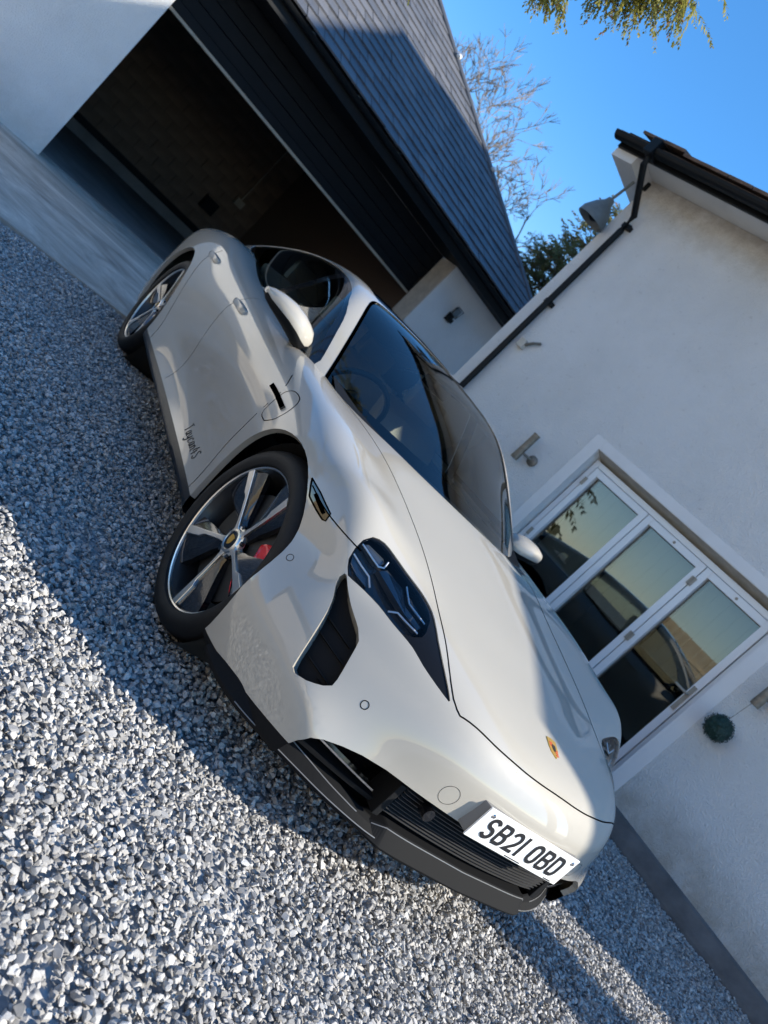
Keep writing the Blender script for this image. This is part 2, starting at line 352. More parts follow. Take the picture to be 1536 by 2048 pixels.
n = len(hg); vs = [(-3.2, y, z) for y, z in hg]+[(7.25, y, z) for y, z in hg]
p.add(vs, [(i, i+1, n+i+1, n+i) for i in range(n-1)], True); gpart(p, 'gutter', 'black_pvc')
p = MB(GF)
for k in range(9):
    t = .2+k*.85; p.box((t, .36, 3.025), (t+.03, .52, 3.045))
gpart(p, 'gutter_bracket', 'black_pvc', kind='stuff')
# roof: hip-ended slate slope; eave at n=.47, z=3.02
PIT = R(35)
def RFp(t, s, h=0):   # t along eave, s up the slope, h above the slope
    return GF((t, .47-s*math.cos(PIT)+h*math.sin(PIT), 3.05+s*math.sin(PIT)+h*math.cos(PIT)))
SMAX = 6.6
def hip_t(s): return 7.25-s*math.cos(PIT)*1.02
pl = MB(); a1 = [RFp(-3.4, .03, -.02), RFp(hip_t(0)-.02, .03, -.02), RFp(hip_t(SMAX)-.02, SMAX, -.02), RFp(-3.4, SMAX, -.02)]
pl.add(a1, [(0, 1, 2, 3)])
# back/hip slope so the roof is a solid volume
bk = [RFp(hip_t(0), .0, -.03), RFp(hip_t(SMAX), SMAX, -.03), GF((7.25, -6.9, 3.03)), GF((1.9, -6.9, 3.03))]
pl.add(bk, [(0, 2, 1), (1, 2, 3)])
gpart(pl, 'roof_deck', 'blackboard')
sl_me = None; rows = int(SMAX/.225); cand = []
for i in range(rows):
    for k in range(42):
        t = -3.3+k*.30+(.15 if i % 2 else 0); s = .02+i*.225
        lim = hip_t(s+.12)
        if t > lim-.02: continue
        w = min(.292, lim-t)
        if w < .06: continue
        cand.append((t, s, w))
def slate_local(w): return [(-0, 0, .012), (w, 0, .012), (w, .32, -.004), (0, .32, -.004), (0, 0, .036), (w, 0, .036), (w, .32, .006), (0, .32, .006)]
SF = [(0, 3, 2, 1), (4, 5, 6, 7), (0, 1, 5, 4), (1, 2, 6, 5), (2, 3, 7, 6), (3, 0, 4, 7)]
full = bpy.data.meshes.new('slate'); full.from_pydata(slate_local(.292), [], SF); full.update(); full.materials.append(MT['slate'])
rest = MB(); nsl = 0
RB = Matrix((GT, (-GN*math.cos(PIT)+Vector((0, 0, math.sin(PIT)))), (GN*math.sin(PIT)+Vector((0, 0, math.cos(PIT)))))).transposed().to_4x4()
cand.sort(key=lambda c: (RFp(c[0], c[1])-CAM_LOC).length if c[0] > .55 else 99)
for (t, s, w) in cand:
    if nsl < 298 and w > .28:
        o = bpy.data.objects.new('slate', full); COL.objects.link(o); o.parent = G
        mm = RB.copy(); mm.translation = RFp(t+rnd.uniform(-.005, .005), s+rnd.uniform(-.008, .008), rnd.uniform(0, .007))-GB
        o.matrix_local = mm @ Matrix.Rotation(rnd.uniform(-.012, .012), 4, 'Z'); nsl += 1
    else:
        hj = rnd.uniform(0, .004); rest.add([RFp(t+x, s+y, z+hj) for x, y, z in slate_local(w)], SF)
gpart(rest, 'slates', 'slate', kind='stuff')
p = MB(); p.tube([RFp(hip_t(s), s, .03) for s in (0, 2, 4, SMAX)], .045, 8); gpart(p, 'hip_ridge', 'slate')
for s_ in (2.45, 3.85, 5.3):
    p = MB(); c = RFp(hip_t(s_), s_, .075); p.sphere(c, .05, 8, 6, (1.4, 1, .8)); gpart(p, 'mortar_cap', 'smooth_render')

# bulkhead lamp on the far pier
c = (5.5, .0, 2.39); W = empty('bulkhead_lamp', 'small dark framed bulkhead lamp on the white garage pier', 'wall lamp', tuple(GF((5.5, 0, 2.39))))
def wpart(mb, name, mat, par, **k):
    o = mb.build(name, mat, **k); o.parent = par; o.matrix_parent_inverse = Matrix.Translation(-par.location); return o
p = MB(GF); p.box((5.44, .0, 2.26), (5.56, .03, 2.40)); wpart(p, 'body', 'black_pvc', W, bevel=.006)
p = MB(GF); p.box((5.45, .03, 2.27), (5.55, .10, 2.34)); wpart(p, 'sensor', 'black_pvc', W, bevel=.01)
p = MB(GF); p.tube([(5.43, .06, 2.38), (5.43, .10, 2.53), (5.57, .10, 2.53), (5.57, .06, 2.38), (5.43, .06, 2.38)], .009, 6); wpart(p, 'frame', 'black_pvc', W)
p = MB(GF); p.box((5.445, .03, 2.39), (5.555, .08, 2.52)); wpart(p, 'lens', 'lampgrey', W, bevel=.01)

# ---- house
H_ = empty('house', 'white roughcast house with black gutter and white glazed folding doors', 'house', tuple(HB))
def hpart(mb, name, mat, parent=None, **k):
    o = mb.build(name, mat, **k); p = parent or H_
    o.parent = p; o.matrix_parent_inverse = Matrix.Translation(-H_.location) if p is H_ else Matrix.Identity(4); return o
D0, D1, DZ0, DZ1 = -2.365, -.335, .14, 1.93     # door reveal
HL, HR = -4.1, 2.0
for lo, hi in (((HL, -.3, .0), (D0, 0, 4.12)), ((D1, -.3, .0), (HR, 0, 4.12)), ((D0+.0005, -.3, DZ1), (D1-.0005, -.001, 4.119)), ((D0+.0005, -.3, 0), (D1-.0005, -.001, DZ0))):
    p = MB(HF); p.box(lo, hi); hpart(p, 'wall', 'house')
p = MB(HF); p.box((HL, -7, .0), (HL+.3, -.301, 4.12)); hpart(p, 'wall', 'house')
p = MB(HF); p.box((HR-.3, -7, .0), (HR, -.301, 4.12)); hpart(p, 'wall', 'house')
# smooth band round the reveal
p = MB(HF); p.box((D0-.11, .0, .2), (D0-.001, .003, DZ1+.09)); hpart(p, 'reveal_band', 'smooth_render')
p = MB(HF); p.box((D1+.001, .0, .2), (D1+.11, .003, DZ1+.09)); hpart(p, 'reveal_band', 'smooth_render')
p = MB(HF); p.box((D0, .0, DZ1+.001), (D1, .003, DZ1+.09)); hpart(p, 'reveal_band', 'smooth_render')
p = MB(HF); p.add([(D0+.002, -.20, DZ1-.055), (D1-.002, -.20, DZ1-.055), (D1-.002, -.002, DZ1-.004), (D0+.002, -.002, DZ1-.004), (D0+.002, -.20, DZ1-.001), (D1-.002, -.20, DZ1-.001), (D1-.002, -.002, DZ1-.001), (D0+.002, -.002, DZ1-.001)], SF); hpart(p, 'head_ledge', 'cream')
# plinth
p = MB(HF); p.add([(HL, .0, -.1), (HR, .0, -.1), (HR, .075, -.1), (HL, .075, -.1), (HL, .0, .20), (HR, .0, .13), (HR, .03, .115), (HL, .03, .185), (HL, .075, .01), (HR, .075, .01)], [(0, 1, 2, 3), (0, 4, 5, 1), (4, 7, 6, 5), (7, 8, 9, 6), (8, 3, 2, 9), (0, 3, 8, 7, 4), (1, 5, 6, 9, 2)])
hpart(p, 'plinth', 'plinth')
# folding doors
F0, F1, FT, FB = D0+.012, D1-.012, DZ1-.06, DZ0+.002
def frame_box(name, lo, hi, par=None, mat='upvc'):
    p = MB(HF); p.box(lo, hi); return hpart(p, name, mat, par, bevel=.006)
FY0, FY1 = -.17, -.10
frame_box('door_frame', (F0, FY0, FB), (F0+.05, FY1, FT)); frame_box('door_frame', (F1-.042, FY0, FB), (F1, FY1, FT))
frame_box('door_frame', (F0+.051, FY0, FT-.05), (F1-.043, FY1, FT))
frame_box('door_sill', (F0, FY0-.02, FB-.03), (F1, FY1+.06, FB+.03), mat='steel_grey')
gl = [(-2.234, -1.72), (-1.60, -1.085), (-.965, -.45)]
for i, (x0, x1) in enumerate(gl):
    a, b = x0-.056, x1+.056; z0, z1 = FB+.035, FT-.055
    p = MB(HF)
    p.box((a, FY0+.005, z0), (x0, FY1+.015, z1)); p.box((x1, FY0+.005, z0), (b, FY1+.015, z1))
    p.box((x0, FY0+.006, z1-.06), (x1, FY1+.014, z1)); p.box((x0, FY0+.006, z0), (x1, FY1+.014, z0+.075))
    leaf = hpart(p, 'door_leaf', 'upvc', bevel=.004)
    p = MB(HF); p.box((x0-.005, -.138, z0+.07), (x1+.005, -.128, z1-.055)); hpart(p, 'pane', 'pane', leaf)
    p = MB(HF)
    for k in range(5): p.box((x0-.02+(x1-x0+.04)*k/5, -.30, 1.0+.02*i), (x0-.02+(x1-x0+.04)*(k+.97)/5, -.285, z1+.05))
    hpart(p, 'blind', 'curtain', leaf)  # blind slats, their pale tone also standing in for sky reflected in the panes
    p = MB(HF)
    for zz in (.45, 1.0, 1.62):
        e = a+.004 if i != 1 else b-.004
        p.box((e-.013, FY1+.012, zz), (e+.013, FY1+.028, zz+.075))
    hpart(p, 'hinge', 'steel_grey', leaf)
    if i == 2:
        p = MB(HF); p.box((x1+.012, FY1+.014, .90), (x1+.042, FY1+.026, 1.13)); p.tube([(x1+.027, FY1+.02, 1.05), (x1+.027, FY1+.06, 1.05), (x1-.08, FY1+.065, 1.05)], .010, 8); hpart(p, 'door_handle', 'steel_grey', leaf)
    if i > 0:
        p = MB(HF); p.sphere(((a+b)/2, FY1+.015, z1-.03), .012, 8, 6); hpart(p, 'vent_stud', 'steel_grey', leaf)
# dark room behind the doors
p = MB(HF); p.box((D0-.4, -3.4, .1), (D1+.6, -3.3, 2.4)); p.box((D0-.5, -3.3, .1), (D0-.4, -.3, 2.4)); p.box((D1+.6, -3.3, .1), (D1+.7, -.3, 2.4)); p.box((D0-.4, -3.3, 2.1), (D1+.6, -.31, 2.2)); p.box((D0-.4, -3.3, .0), (D1+.6, -.31, .12)); hpart(p, 'room', 'room')
# eaves: soffit, fascia, gutter, tiles
EO = .40; EL, ER = HL-.27, 2.02
p = MB(HF); p.box((EL, -.3, 4.122), (ER, EO-.03, 4.14)); hpart(p, 'soffit', 'soffit')
p = MB(HF); p.box((EL+.01, EO-.028, 4.06), (ER, EO, 4.22)); hpart(p, 'fascia', 'black_pvc')
p = MB(HF)
gp = [(EO+.06+.062*math.cos(R(a)), 4.14+.062*math.sin(R(a))) for a in range(180, 361, 22)]+[(EO+.115, 4.142), (EO+.06, 4.085), (EO+.006, 4.142)]
p.prism([(EL-.03, y, z) for y, z in gp[:9]]+[(EL-.03, EO+.06, 4.12)], (ER-EL+.05, 0, 0)); hpart(p, 'gutter', 'black_pvc')
p = MB(HF); p.box((HL+.12, EO-.002, 4.06), (HL+.22, EO+.135, 4.21)); hpart(p, 'gutter_union', 'black_pvc', bevel=.01)
# gable-end soffit box
p = MB(HF); p.box((EL, -1.2, 3.98), (HL-.001, EO-.03, 4.121)); hpart(p, 'eaves_box', 'soffit')
# roof of brown tiles (main slope and gable), out of sight above the eaves
HP = R(20)
def HR_(d, s, h=0): return HF((d, EO+.03-s*math.cos(HP)+h*math.sin(HP), 4.135+s*math.sin(HP)+h*math.cos(HP)))
p = MB(); S1 = 3.4
p.add([HR_(EL-.05, 0), HR_(ER+.02, 0), HR_(ER+.02, S1), HR_(EL-.05, S1), HR_(EL-.05, 0, .05), HR_(ER+.02, 0, .05), HR_(ER+.02, S1, .05), HR_(EL-.05, S1, .05)], SF)
q = [HF((EL-.05, EO+.03-S1*math.cos(HP), 4.135+S1*math.sin(HP))), HF((ER, EO+.03-S1*math.cos(HP), 4.135+S1*math.sin(HP))), HF((ER, -6, 4.2)), HF((EL-.05, -6, 4.2))]
p.add(q, [(0, 1, 2, 3)]); hpart(p, 'roof', 'tile_brown')
tile = bpy.data.meshes.new('roof_tile'); tile.from_pydata([(0, 0, .02), (.25, 0, .02), (.25, .3, 0), (0, .3, 0), (0, 0, .045), (.25, 0, .045), (.25, .3, .025), (0, .3, .025)], [], SF); tile.update(); tile.materials.append(MT['tile_brown'])
TB = Matrix((HD, (-HN*math.cos(HP)+Vector((0, 0, math.sin(HP)))), (HN*math.sin(HP)+Vector((0, 0, math.cos(HP)))))).transposed().to_4x4()
for k in range(22):
    for i in range(2 if k < 2 else 1):
        o = bpy.data.objects.new('roof_tile', tile); COL.objects.link(o); o.parent = H_
        mm = TB.copy(); mm.translation = HR_(EL+.2+k*.262+rnd.uniform(-.01, .01), -.03+i*.2, (.075 if k < 2 else .05)+rnd.uniform(0, .006))-HB; o.matrix_local = mm
# unseen mass added behind the house, outline shaped to shadow the garage slates
p = MB(HF); wing = [(-4.4, 0), (-4.4, 8.45), (-4.15, 8.68), (-3.44, 9.22), (-2.34, 10.1), (-.78, 11.1), (-.02, 11.76), (.2, 11.72), (8, 13.4), (8, 0)]
p.prism([(x, -6, z) for x, z in wing], (0, -4, 0)); hpart(p, 'shadow_wing', 'house')
# unseen wall and sloping slab added beyond the tall block to shade the bonnet
p = MB(HF); p.prism([(HR+.001, -.5, 0), (HR+.001, -.5, 2.9), (3.69, -.5, 3.1), (3.69, -.5, 0)], (0, .5, 0)); hpart(p, 'shade_wall', 'house')
p = MB(HF); p.prism([(HR+.03, -.6, 3.28), (3.2, -.6, 3.83), (4.27, -.6, 4.19), (5.18, -.6, 4.52), (5.18, -.6, 3.96), (3.69, -.6, 3.12), (HR+.03, -.6, 2.92)], (0, 1.05, 0)); hpart(p, 'shade_roof', 'tile_brown')
# unseen post added to cast the shadow band on the gravel
p = MB(HF); p.box((4.50, -.1, 0), (5.08, .10, 3.60)); hpart(p, 'shade_post', 'smooth_render')
# downpipe
p = MB(HF); x = -3.885
p.tube([(HL+.17, EO+.06, 4.09), (HL+.17, EO+.04, 4.0), (x, .07, 3.72), (x, .055, 3.55), (x, .055, .15)], .031, 12); hpart(p, 'downpipe', 'black_pvc')
p = MB(HF)
for zz in (3.6, 2.62, 1.2): p.box((x-.05, .0, zz), (x+.05, .055, zz+.045))
hpart(p, 'pipe_clip', 'black_pvc')
p = MB(HF); p.box((HL-.02, .001, 4.0), (HL+.03, .03, 4.08)); hpart(p, 'vent', 'black_pvc')

# twin spot wall lamps
def wall_lamp(d, z, label):
    o = empty('wall_lamp', label, 'wall lamp', tuple(HF((d, 0, z))), 'tubular wall lamps beside the doors')
    p = MB(HF); p.lathe([(0, 0), (.05, 0), (.05, .02), (.03, .035), (0, .036)], (d+.10, .0, z-.04), (0, 1, 0), 16); wpart(p, 'wall_plate', 'brass', o)
    p = MB(HF); p.tube([(d+.10, .03, z-.04), (d+.05, .09, z-.05), (d, .10, z-.05)], .011, 8); wpart(p, 'arm', 'brass', o)
    p = MB(HF); p.lathe([(0, -.14), (.034, -.14), (.037, -.12), (.033, .0), (.033, .13), (.036, .15), (0, .15)], (d, .10, z), (0, 0, 1), 16); wpart(p, 'tube', 'brass', o)
    return o
wall_lamp(-2.83, 1.51, 'tubular bracket lamp on the white wall left of the folding doors, above the car roof')
wall_lamp(-.05, 1.46, 'tubular bracket lamp above the green topiary ball, cut by the picture edge')
# junction box beside the downpipe
o = empty('junction_box', 'small weathered junction box with short cable beside the black downpipe', 'junction box', tuple(HF((-3.75, 0, 2.2))))
p = MB(HF); p.box((-3.80, .0, 2.15), (-3.72, .05, 2.24)); wpart(p, 'box', 'cream', o, bevel=.008)
p = MB(HF); p.tube([(-3.72, .03, 2.2), (-3.66, .03, 2.26), (-3.60, .02, 2.30)], .014, 6); wpart(p, 'cable', 'brass', o)
# topiary ball hung on a wire
bc = HF((-.085, .10, 1.05)); o = empty('topiary_ball', 'round dark green topiary ball hanging on a wire against the white wall', 'topiary ball', tuple(bc))
lv = MB()
for k in range(900):
    d = Vector((rnd.gauss(0, 1), rnd.gauss(0, 1), rnd.gauss(0, 1))).normalized(); q = bc+d*(.095*rnd.uniform(.86, 1.04))
    a_ = d.orthogonal().normalized(); a_.rotate(Matrix.Rotation(rnd.uniform(0, 6.28), 3, d)); b_ = d.cross(a_); w = rnd.uniform(.007, .012)
    lv.add([q-a_*w*.5, q+b_*w*.6+d*.004, q+a_*w*.9+d*.008, q-b_*w*.6+d*.004], [(0, 1, 2, 3)])
wpart(lv, 'leaves', 'topiary', o, kind='stuff')
p = MB(); p.sphere(bc, .088, 14, 10); wpart(p, 'core', 'topiary', o)
p = MB(); p.tube([bc+Vector((0, 0, .09)), HF((-.06, .10, 1.40))], .0022, 5); wpart(p, 'wire', 'brass', o)
# swan-neck floodlight under the eaves corner
o = empty('floodlight', 'grey swan neck floodlight hanging out from the eaves corner', 'floodlight', tuple(HF((-4.2, .15, 4.0))))
c = HF((-4.19, .12, 3.55)); arm = HF((-4.16, .1, 4.0))
p = MB(); p.tube([arm, c+Vector((0, 0, .17))], .014, 8); wpart(p, 'arm', 'lampgrey', o)
p = MB(); p.lathe([(0, .19), (.035, .18), (.05, .13), (.10, .07), (.15, -.03), (.155, -.09), (.146, -.09), (.09, .05), (0, .06)], c, (.05, 0, 1), 18); wpart(p, 'shade', 'lampgrey', o)
p = MB(); p.sphere(c+Vector((0, 0, -.03)), .055, 12, 8); wpart(p, 'bulb', 'black_pvc', o)

# ---- trees and fence
def twig_tree(mb, base, h, n0, seed, spread=.55, depth=6):
    rn = random.Random(seed)
    def grow(p, d, ln, r, k):
        segs = 3; pts = [p]; q = p.copy(); dd = d.copy()
        for i in range(segs):
            dd = (dd+Vector((rn.gauss(0, .12), rn.gauss(0, .12), rn.gauss(.03, .08)))).normalized(); q = q+dd*ln/segs; pts.append(q.copy())
        mb.tube(pts, r, 5 if k > 3 else 3, False, [r*(1-.4*i/segs) for i in range(segs+1)])
        if k == 0: return
        for i in range(rn.choice((2, 3, 3)) if k > 1 else 4):
            a = d.orthogonal().normalized(); a.rotate(Matrix.Rotation(rn.uniform(0, 6.28), 3, d))
            nd = (dd+a*rn.uniform(.3, .95)*spread*1.3).normalized(); st = pts[rn.choice((2, 3, 3))]
            grow(st, nd, ln*rn.uniform(.6, .85), max(r*.55, .006), k-1)
    grow(Vector(base), Vector((0, 0, 1)), h*.28, h*.022, depth)
q0 = (f+rr*((1000-768)/1586.1)-uu*((480-1024)/1586.1)).normalized()*16+CAM_LOC; TX, TY = q0.x, q0.y
T1 = empty('bare_tree', 'bare pale winter tree with fine twigs rising behind the garage roof', 'tree', (TX, TY, 0))
tb = MB(); twig_tree(tb, (TX, TY, 0), 7.6, 3, 5, .75, 8); wpart(tb, 'crown', 'twig', T1)
p = MB(); p.tube([(TX, TY, -.1), (TX+.02, TY, 1.0), (TX, TY+.02, 1.85)], .2, 10, True, [.24, .18, .16]); wpart(p, 'trunk', 'bark', T1)
def spray(mb, tipb, p, d, ln, rn, size, droop=.35):
    """one feathery conifer spray: a stem with leaf-sized scales to both sides"""
    n = max(6, int(ln/(size*.55))); q = p.copy(); dd = d.normalized()
    for i in range(n):
        q = q+dd*ln/n; dd = (dd+Vector((rn.gauss(0, .06), rn.gauss(0, .06), -droop/n))).normalized()
        side = dd.orthogonal().normalized(); side.rotate(Matrix.Rotation(rn.uniform(0, 6.28), 3, dd))
        l2 = size*(1.3-.7*i/n)*rn.uniform(.8, 1.6)
        for sgn in (-1, 1):
            e = (dd*.9+side*sgn*.8+Vector((0, 0, -.35))).normalized(); w = e.cross(side).normalized()*size*.22
            (tipb if rn.random() < .10 else mb).add([q, q+e*l2*.55+w, q+e*l2, q+e*l2*.55-w], [(0, 1, 2, 3)])
def conifer(name, label, base, h, rad, nb, size, mat, seed, group=None, lean=0):
    rn = random.Random(seed); o = empty(name, label, 'tree', base, group); mb, tb2, br = MB(), MB(), MB(); B = Vector(base)
    for k in range(nb):
        u = rn.random()**.8; z = h*(.12+.86*u); an = rn.uniform(0, 6.28); L_ = rad*(1-u)**.75*rn.uniform(.55, 1.1)+.12
        d = Vector((math.cos(an), math.sin(an), rn.uniform(-.05, .45))).normalized(); p0 = B+Vector((0, 0, z)); br.tube([p0, p0+d*L_], .012*h/6, 3, False, [.014*h/6, .004])
        for j in range(max(2, int(L_/(size*1.9)))):
            q = p0+d*L_*rn.uniform(.25, 1); e = (d+Vector((rn.gauss(0, .5), rn.gauss(0, .5), rn.gauss(0, .25)))).normalized(); spray(mb, tb2, q, e, size*rn.uniform(3, 6), rn, size)
    wpart(mb, 'crown', mat, o); wpart(br, 'branch', 'bark', o)
    if tb2.v: wpart(tb2, 'brown_tip', 'cone', o)
    p = MB(); p.tube([B, B+Vector((0, 0, h*.5)), B+Vector((0, 0, h*.96))], .1, 8, True, [.03*h, .018*h, .01]); wpart(p, 'trunk', 'bark', o)
    return o
def from_px(x, y, dist):
    d = (f+rr*((x-768)/1586.1)-uu*((y-1024)/1586.1)).normalized(); return CAM_LOC+d*dist
q = from_px(1130, 560, 15.5); conifer('conifer', 'dark olive conifer standing between the garage roof and the house wall', (q.x, q.y, 0), 6.1, 1.8, 420, .075, 'needle_far', 3)
q = from_px(1040, 560, 16.5); conifer('scrubby_conifer', 'brownish scrubby conifer behind the end of the garage roof', (q.x, q.y, 0), 4.4, 1.5, 240, .075, 'needle_far', 9)
# overhanging conifer: trunk out of frame, three long drooping branches reach over the car
OT = empty('overhanging_conifer', 'green and brown conifer branch hanging into the sky above the house', 'tree', (-5.2, -6.4, 0))
p = MB(); p.tube([(-5.2, -6.4, -.1), (-5.1, -6.3, 4), (-5.0, -6.3, 9)], .2, 10, True, [.34, .24, .1]); wpart(p, 'trunk', 'bark', OT)
br, mb, tb2 = MB(), MB(), MB(); rn = random.Random(21)
def hang(pxs, dist, n, ln, org):
    P = [from_px(x, y, dist) for x, y in pxs]
    pts = [Vector(org)]+[P[0]]; br.tube([Vector(org), Vector(org).lerp(P[0], .5)+Vector((0, 0, .5)), P[0]]+P[1:], .02, 6, True, [.07, .04, .016]+[.008]*(len(P)-1))
    for k in range(n):
        i = rn.randrange(len(P)-1); q = P[i].lerp(P[i+1], rn.random())+Vector((rn.gauss(0, .05), rn.gauss(0, .05), rn.gauss(0, .03)))
        dn = (-uu*rn.uniform(.5, 1.0)+rr*rn.uniform(-.45, .6)+Vector((0, 0, -.15))+f*rn.gauss(0, .35)).normalized()
        spray(mb, tb2, q, dn, ln*rn.uniform(.35, 1.05), rn, .024, .2)
hang([(1205, -75), (1260, -60), (1320, -50), (1380, -32)], 4.6, 180, .26, (-5.1, -6.3, 4.2))
hang([(1075, -50), (1090, -40), (1125, -55)], 4.7, 50, .2, (-5.1, -6.3, 4.4))
hang([(830, -45), (845, -45)], 4.8, 6, .12, (-5.1, -6.3, 4.1))
wpart(br, 'branch', 'bark', OT); wpart(mb, 'foliage', 'needle', OT); wpart(tb2, 'brown_tip', 'cone', OT)
# crown of that tree above the frame
mb2, dum = MB(), MB()
for k in range(420):
    z = 4.6+rn.random()*5.5; an = rn.uniform(0, 6.28); L_ = 2.3*(1.05-(z-4.6)/6.0)*rn.random()**.5; spray(mb2, mb2, Vector((-5.1+L_*math.cos(an), -6.3+L_*math.sin(an), z)), Vector((math.cos(an), math.sin(an), -.2)), .7, rn, .13)
wpart(mb2, 'crown', 'needle', OT)
SC = (('nearest of the unseen dark conifers added left of the garage to darken the car flank', -7.2, -8.6, 5.5), ('second unseen dark conifer from the drive, added left of the garage to darken the car flank', -9.6, -7.6, 6.5), ('tall unseen dark conifer added at the garage corner to darken the car flank', -11.6, -9.4, 7.5), ('far unseen dark conifer added behind the garage corner to darken the car flank', -14.4, -7.4, 7), ('farthest unseen dark conifer added left of the garage to darken the car flank', -17, -10, 8))
for i, (lb, tx, ty, th) in enumerate(SC):  # unseen trees added to darken the flank and cut the sky fill
    rn2 = random.Random(100+i); o = empty('shade_conifer', lb, 'tree', (tx, ty, 0), 'unseen conifers added to darken the car flank'); mb3 = MB()
    for k in range(330):
        u = rn2.random()**.8; an = rn2.uniform(0, 6.28); L_ = 2.1*(1-u)**.6*rn2.random()**.4+.1
        spray(mb3, mb3, Vector((tx+L_*math.cos(an), ty+L_*math.sin(an), .3+u*th)), Vector((math.cos(an), math.sin(an), -.1)), .9, rn2, .20)
    wpart(mb3, 'crown', 'needle_far', o); p = MB(); p.tube([(tx, ty, -.1), (tx, ty, th*.9)], .12, 6, True, [.2, .04]); wpart(p, 'trunk', 'bark', o)
NH = empty('light_bounce_house', 'unseen cream house added beyond the fence to bounce warm sunlight', 'house', (9, -13, 0))  # unseen house added as a warm bounce surface for the shaded sides
p = MB(); p.box((.3, -17, 0), (17, -11, 6.2)); wpart(p, 'wall', 'bounce_far', NH)
p = MB(); p.prism([(-.1, -10.6, 6.1), (-.1, -14, 8.3), (-.1, -17.4, 6.1)], (17.5, 0, 0)); wpart(p, 'roof', 'tile_brown', NH)
for wx in (4, 7, 10, 13):
    for wz in (.9, 3.2):
        p = MB(); p.box((wx, -10.99, wz), (wx+1.3, -10.93, wz+1.2)); fw = wpart(p, 'window', 'upvc', NH); p = MB(); p.box((wx+.08, -10.929, wz+.08), (wx+1.22, -10.92, wz+1.12)); o = p.build('pane', 'black_gloss'); o.parent = fw
# boarded fence along the far side of the drive (seen mirrored in the doors and the car's flank)
FN = empty('board_fence', 'sunlit tan board fence across the drive, seen only as a reflection', 'fence', (0, -7.2, 0))
bd = bpy.data.meshes.new('board'); mbx = MB(); mbx.box((0, 0, 0), (.145, .022, 1.75)); bd.from_pydata([tuple(v) for v in mbx.v], [], mbx.f); bd.update(); bd.materials.append(MT['fence'])
for k in range(96):
    o = bpy.data.objects.new('board', bd); COL.objects.link(o); o.parent = FN; o.location = (-2.0+k*.15, rnd.uniform(-.004, .004), rnd.uniform(-.02, .02))
p = MB()
for z in (.3, 1.4): p.box((-2, -7.16, z), (12.4, -7.18, z+.08))
wpart(p, 'rail', 'fence', FN)
# ---- gravel: hull-shaped stones instanced on scattered points (countless, one object)
def hull_stone(seed, npt):
    r_ = np.random.default_rng(seed); P = r_.normal(size=(npt, 3)); P /= np.linalg.norm(P, axis=1)[:, None]
    P *= r_.uniform(.8, 1.1, (npt, 1)); P *= np.array([1, r_.uniform(.62, .95), r_.uniform(.45, .75)])
    bm = bmesh.new()
    for q in P: bm.verts.new(q*.5)
    bmesh.ops.convex_hull(bm, input=bm.verts[:])
    for v in [v for v in bm.verts if not v.link_faces]: bm.verts.remove(v)
    bmesh.ops.dissolve_limit(bm, angle_limit=R(14), verts=bm.verts[:], edges=bm.edges[:])
    bmesh.ops.bevel(bm, geom=bm.edges[:], offset=.028, segments=1, affect='EDGES', clamp_overlap=True)
    bmesh.ops.triangulate(bm, faces=bm.faces[:])
    me = bpy.data.meshes.new('gravel_stone'); bm.to_mesh(me); bm.free(); me.materials.append(MT['stone'])
    me.polygons.foreach_set('use_smooth', [True]*len(me.polygons)); me.set_sharp_from_angle(angle=R(16)); return me
stones = bpy.data.collections.new('gravel_stones')
for i in range(14):
    stones.objects.link(bpy.data.objects.new('gravel_stone', hull_stone(50+i, rnd.choice((9, 11, 12, 14)))))
def scatter():
    X0, X1, Y0, Y1 = -6.2, 4.6, -5.2, 5.2; out = []
    for dens, zlo, zhi, smin, smax in ((4200, -.018, -.009, .014, .028), (3300, -.010, .006, .011, .034)):
        n = int((X1-X0)*(Y1-Y0)*dens); P = NR.uniform((X0, Y0), (X1, Y1), (n, 2)); S_ = np.clip(NR.lognormal(math.log(.0205), .30, n), smin, smax)
        out.append(np.column_stack([P, NR.uniform(zlo, zhi, n), S_]))
    P = np.concatenate(out); x, y = P[:, 0], P[:, 1]; d = np.hypot(x-2.2, y+2.1)
    v = np.array([CAM_F.x, CAM_F.y]); v /= np.linalg.norm(v); cz = ((x-2.2)*v[0]+(y+2.1)*v[1])/np.maximum(d, .01)
    keep = NR.random(len(P)) < np.where(cz > .72, np.clip(1.3-(d-5.5)*.25, .35, 1), np.clip(.9-d*.12, .05, .6))
    gx, gy = x-GB.x, y-GB.y; keep &= (gx*GN.x+gy*GN.y) > 4.03+.03*np.sin(y*9)+NR.normal(0, .02, len(P))     # not on the apron (a few stray stones)
    P[:, 2] += .011*(np.sin(x*3.1+1.3*np.sin(y*2.3))*np.sin(y*3.7+1.1*np.sin(x*1.9)))+.006*np.sin(x*8.3+y*5.1)*np.sin(y*9.7-x*3.3)-.006
    keep &= ((x-HB.x)*HN.x+(y-HB.y)*HN.y) > .085
    keep &= ~((x > -3.4) & (x < .3) & (np.abs(y) < .55))
    return P[keep]
GP = scatter(); ng = len(GP)
me = bpy.data.meshes.new('gravel'); me.from_pydata([tuple(q) for q in GP[:, :3]], [], [])
for nm, ty, arr in (('size', 'FLOAT', GP[:, 3]), ('tone', 'FLOAT', np.clip(NR.beta(2.4, 2.6, ng), 0, 1)), ('pick', 'INT', NR.integers(0, 14, ng))):
    at = me.attributes.new(nm, ty, 'POINT'); at.data.foreach_set('value', arr.astype(np.float32 if ty == 'FLOAT' else np.int32))
rt = np.column_stack([NR.normal(0, .5, ng), NR.normal(0, .5, ng), NR.uniform(0, 6.28, ng)]).astype(np.float32)
at = me.attributes.new('turn', 'FLOAT_VECTOR', 'POINT'); at.data.foreach_set('vector', rt.ravel())
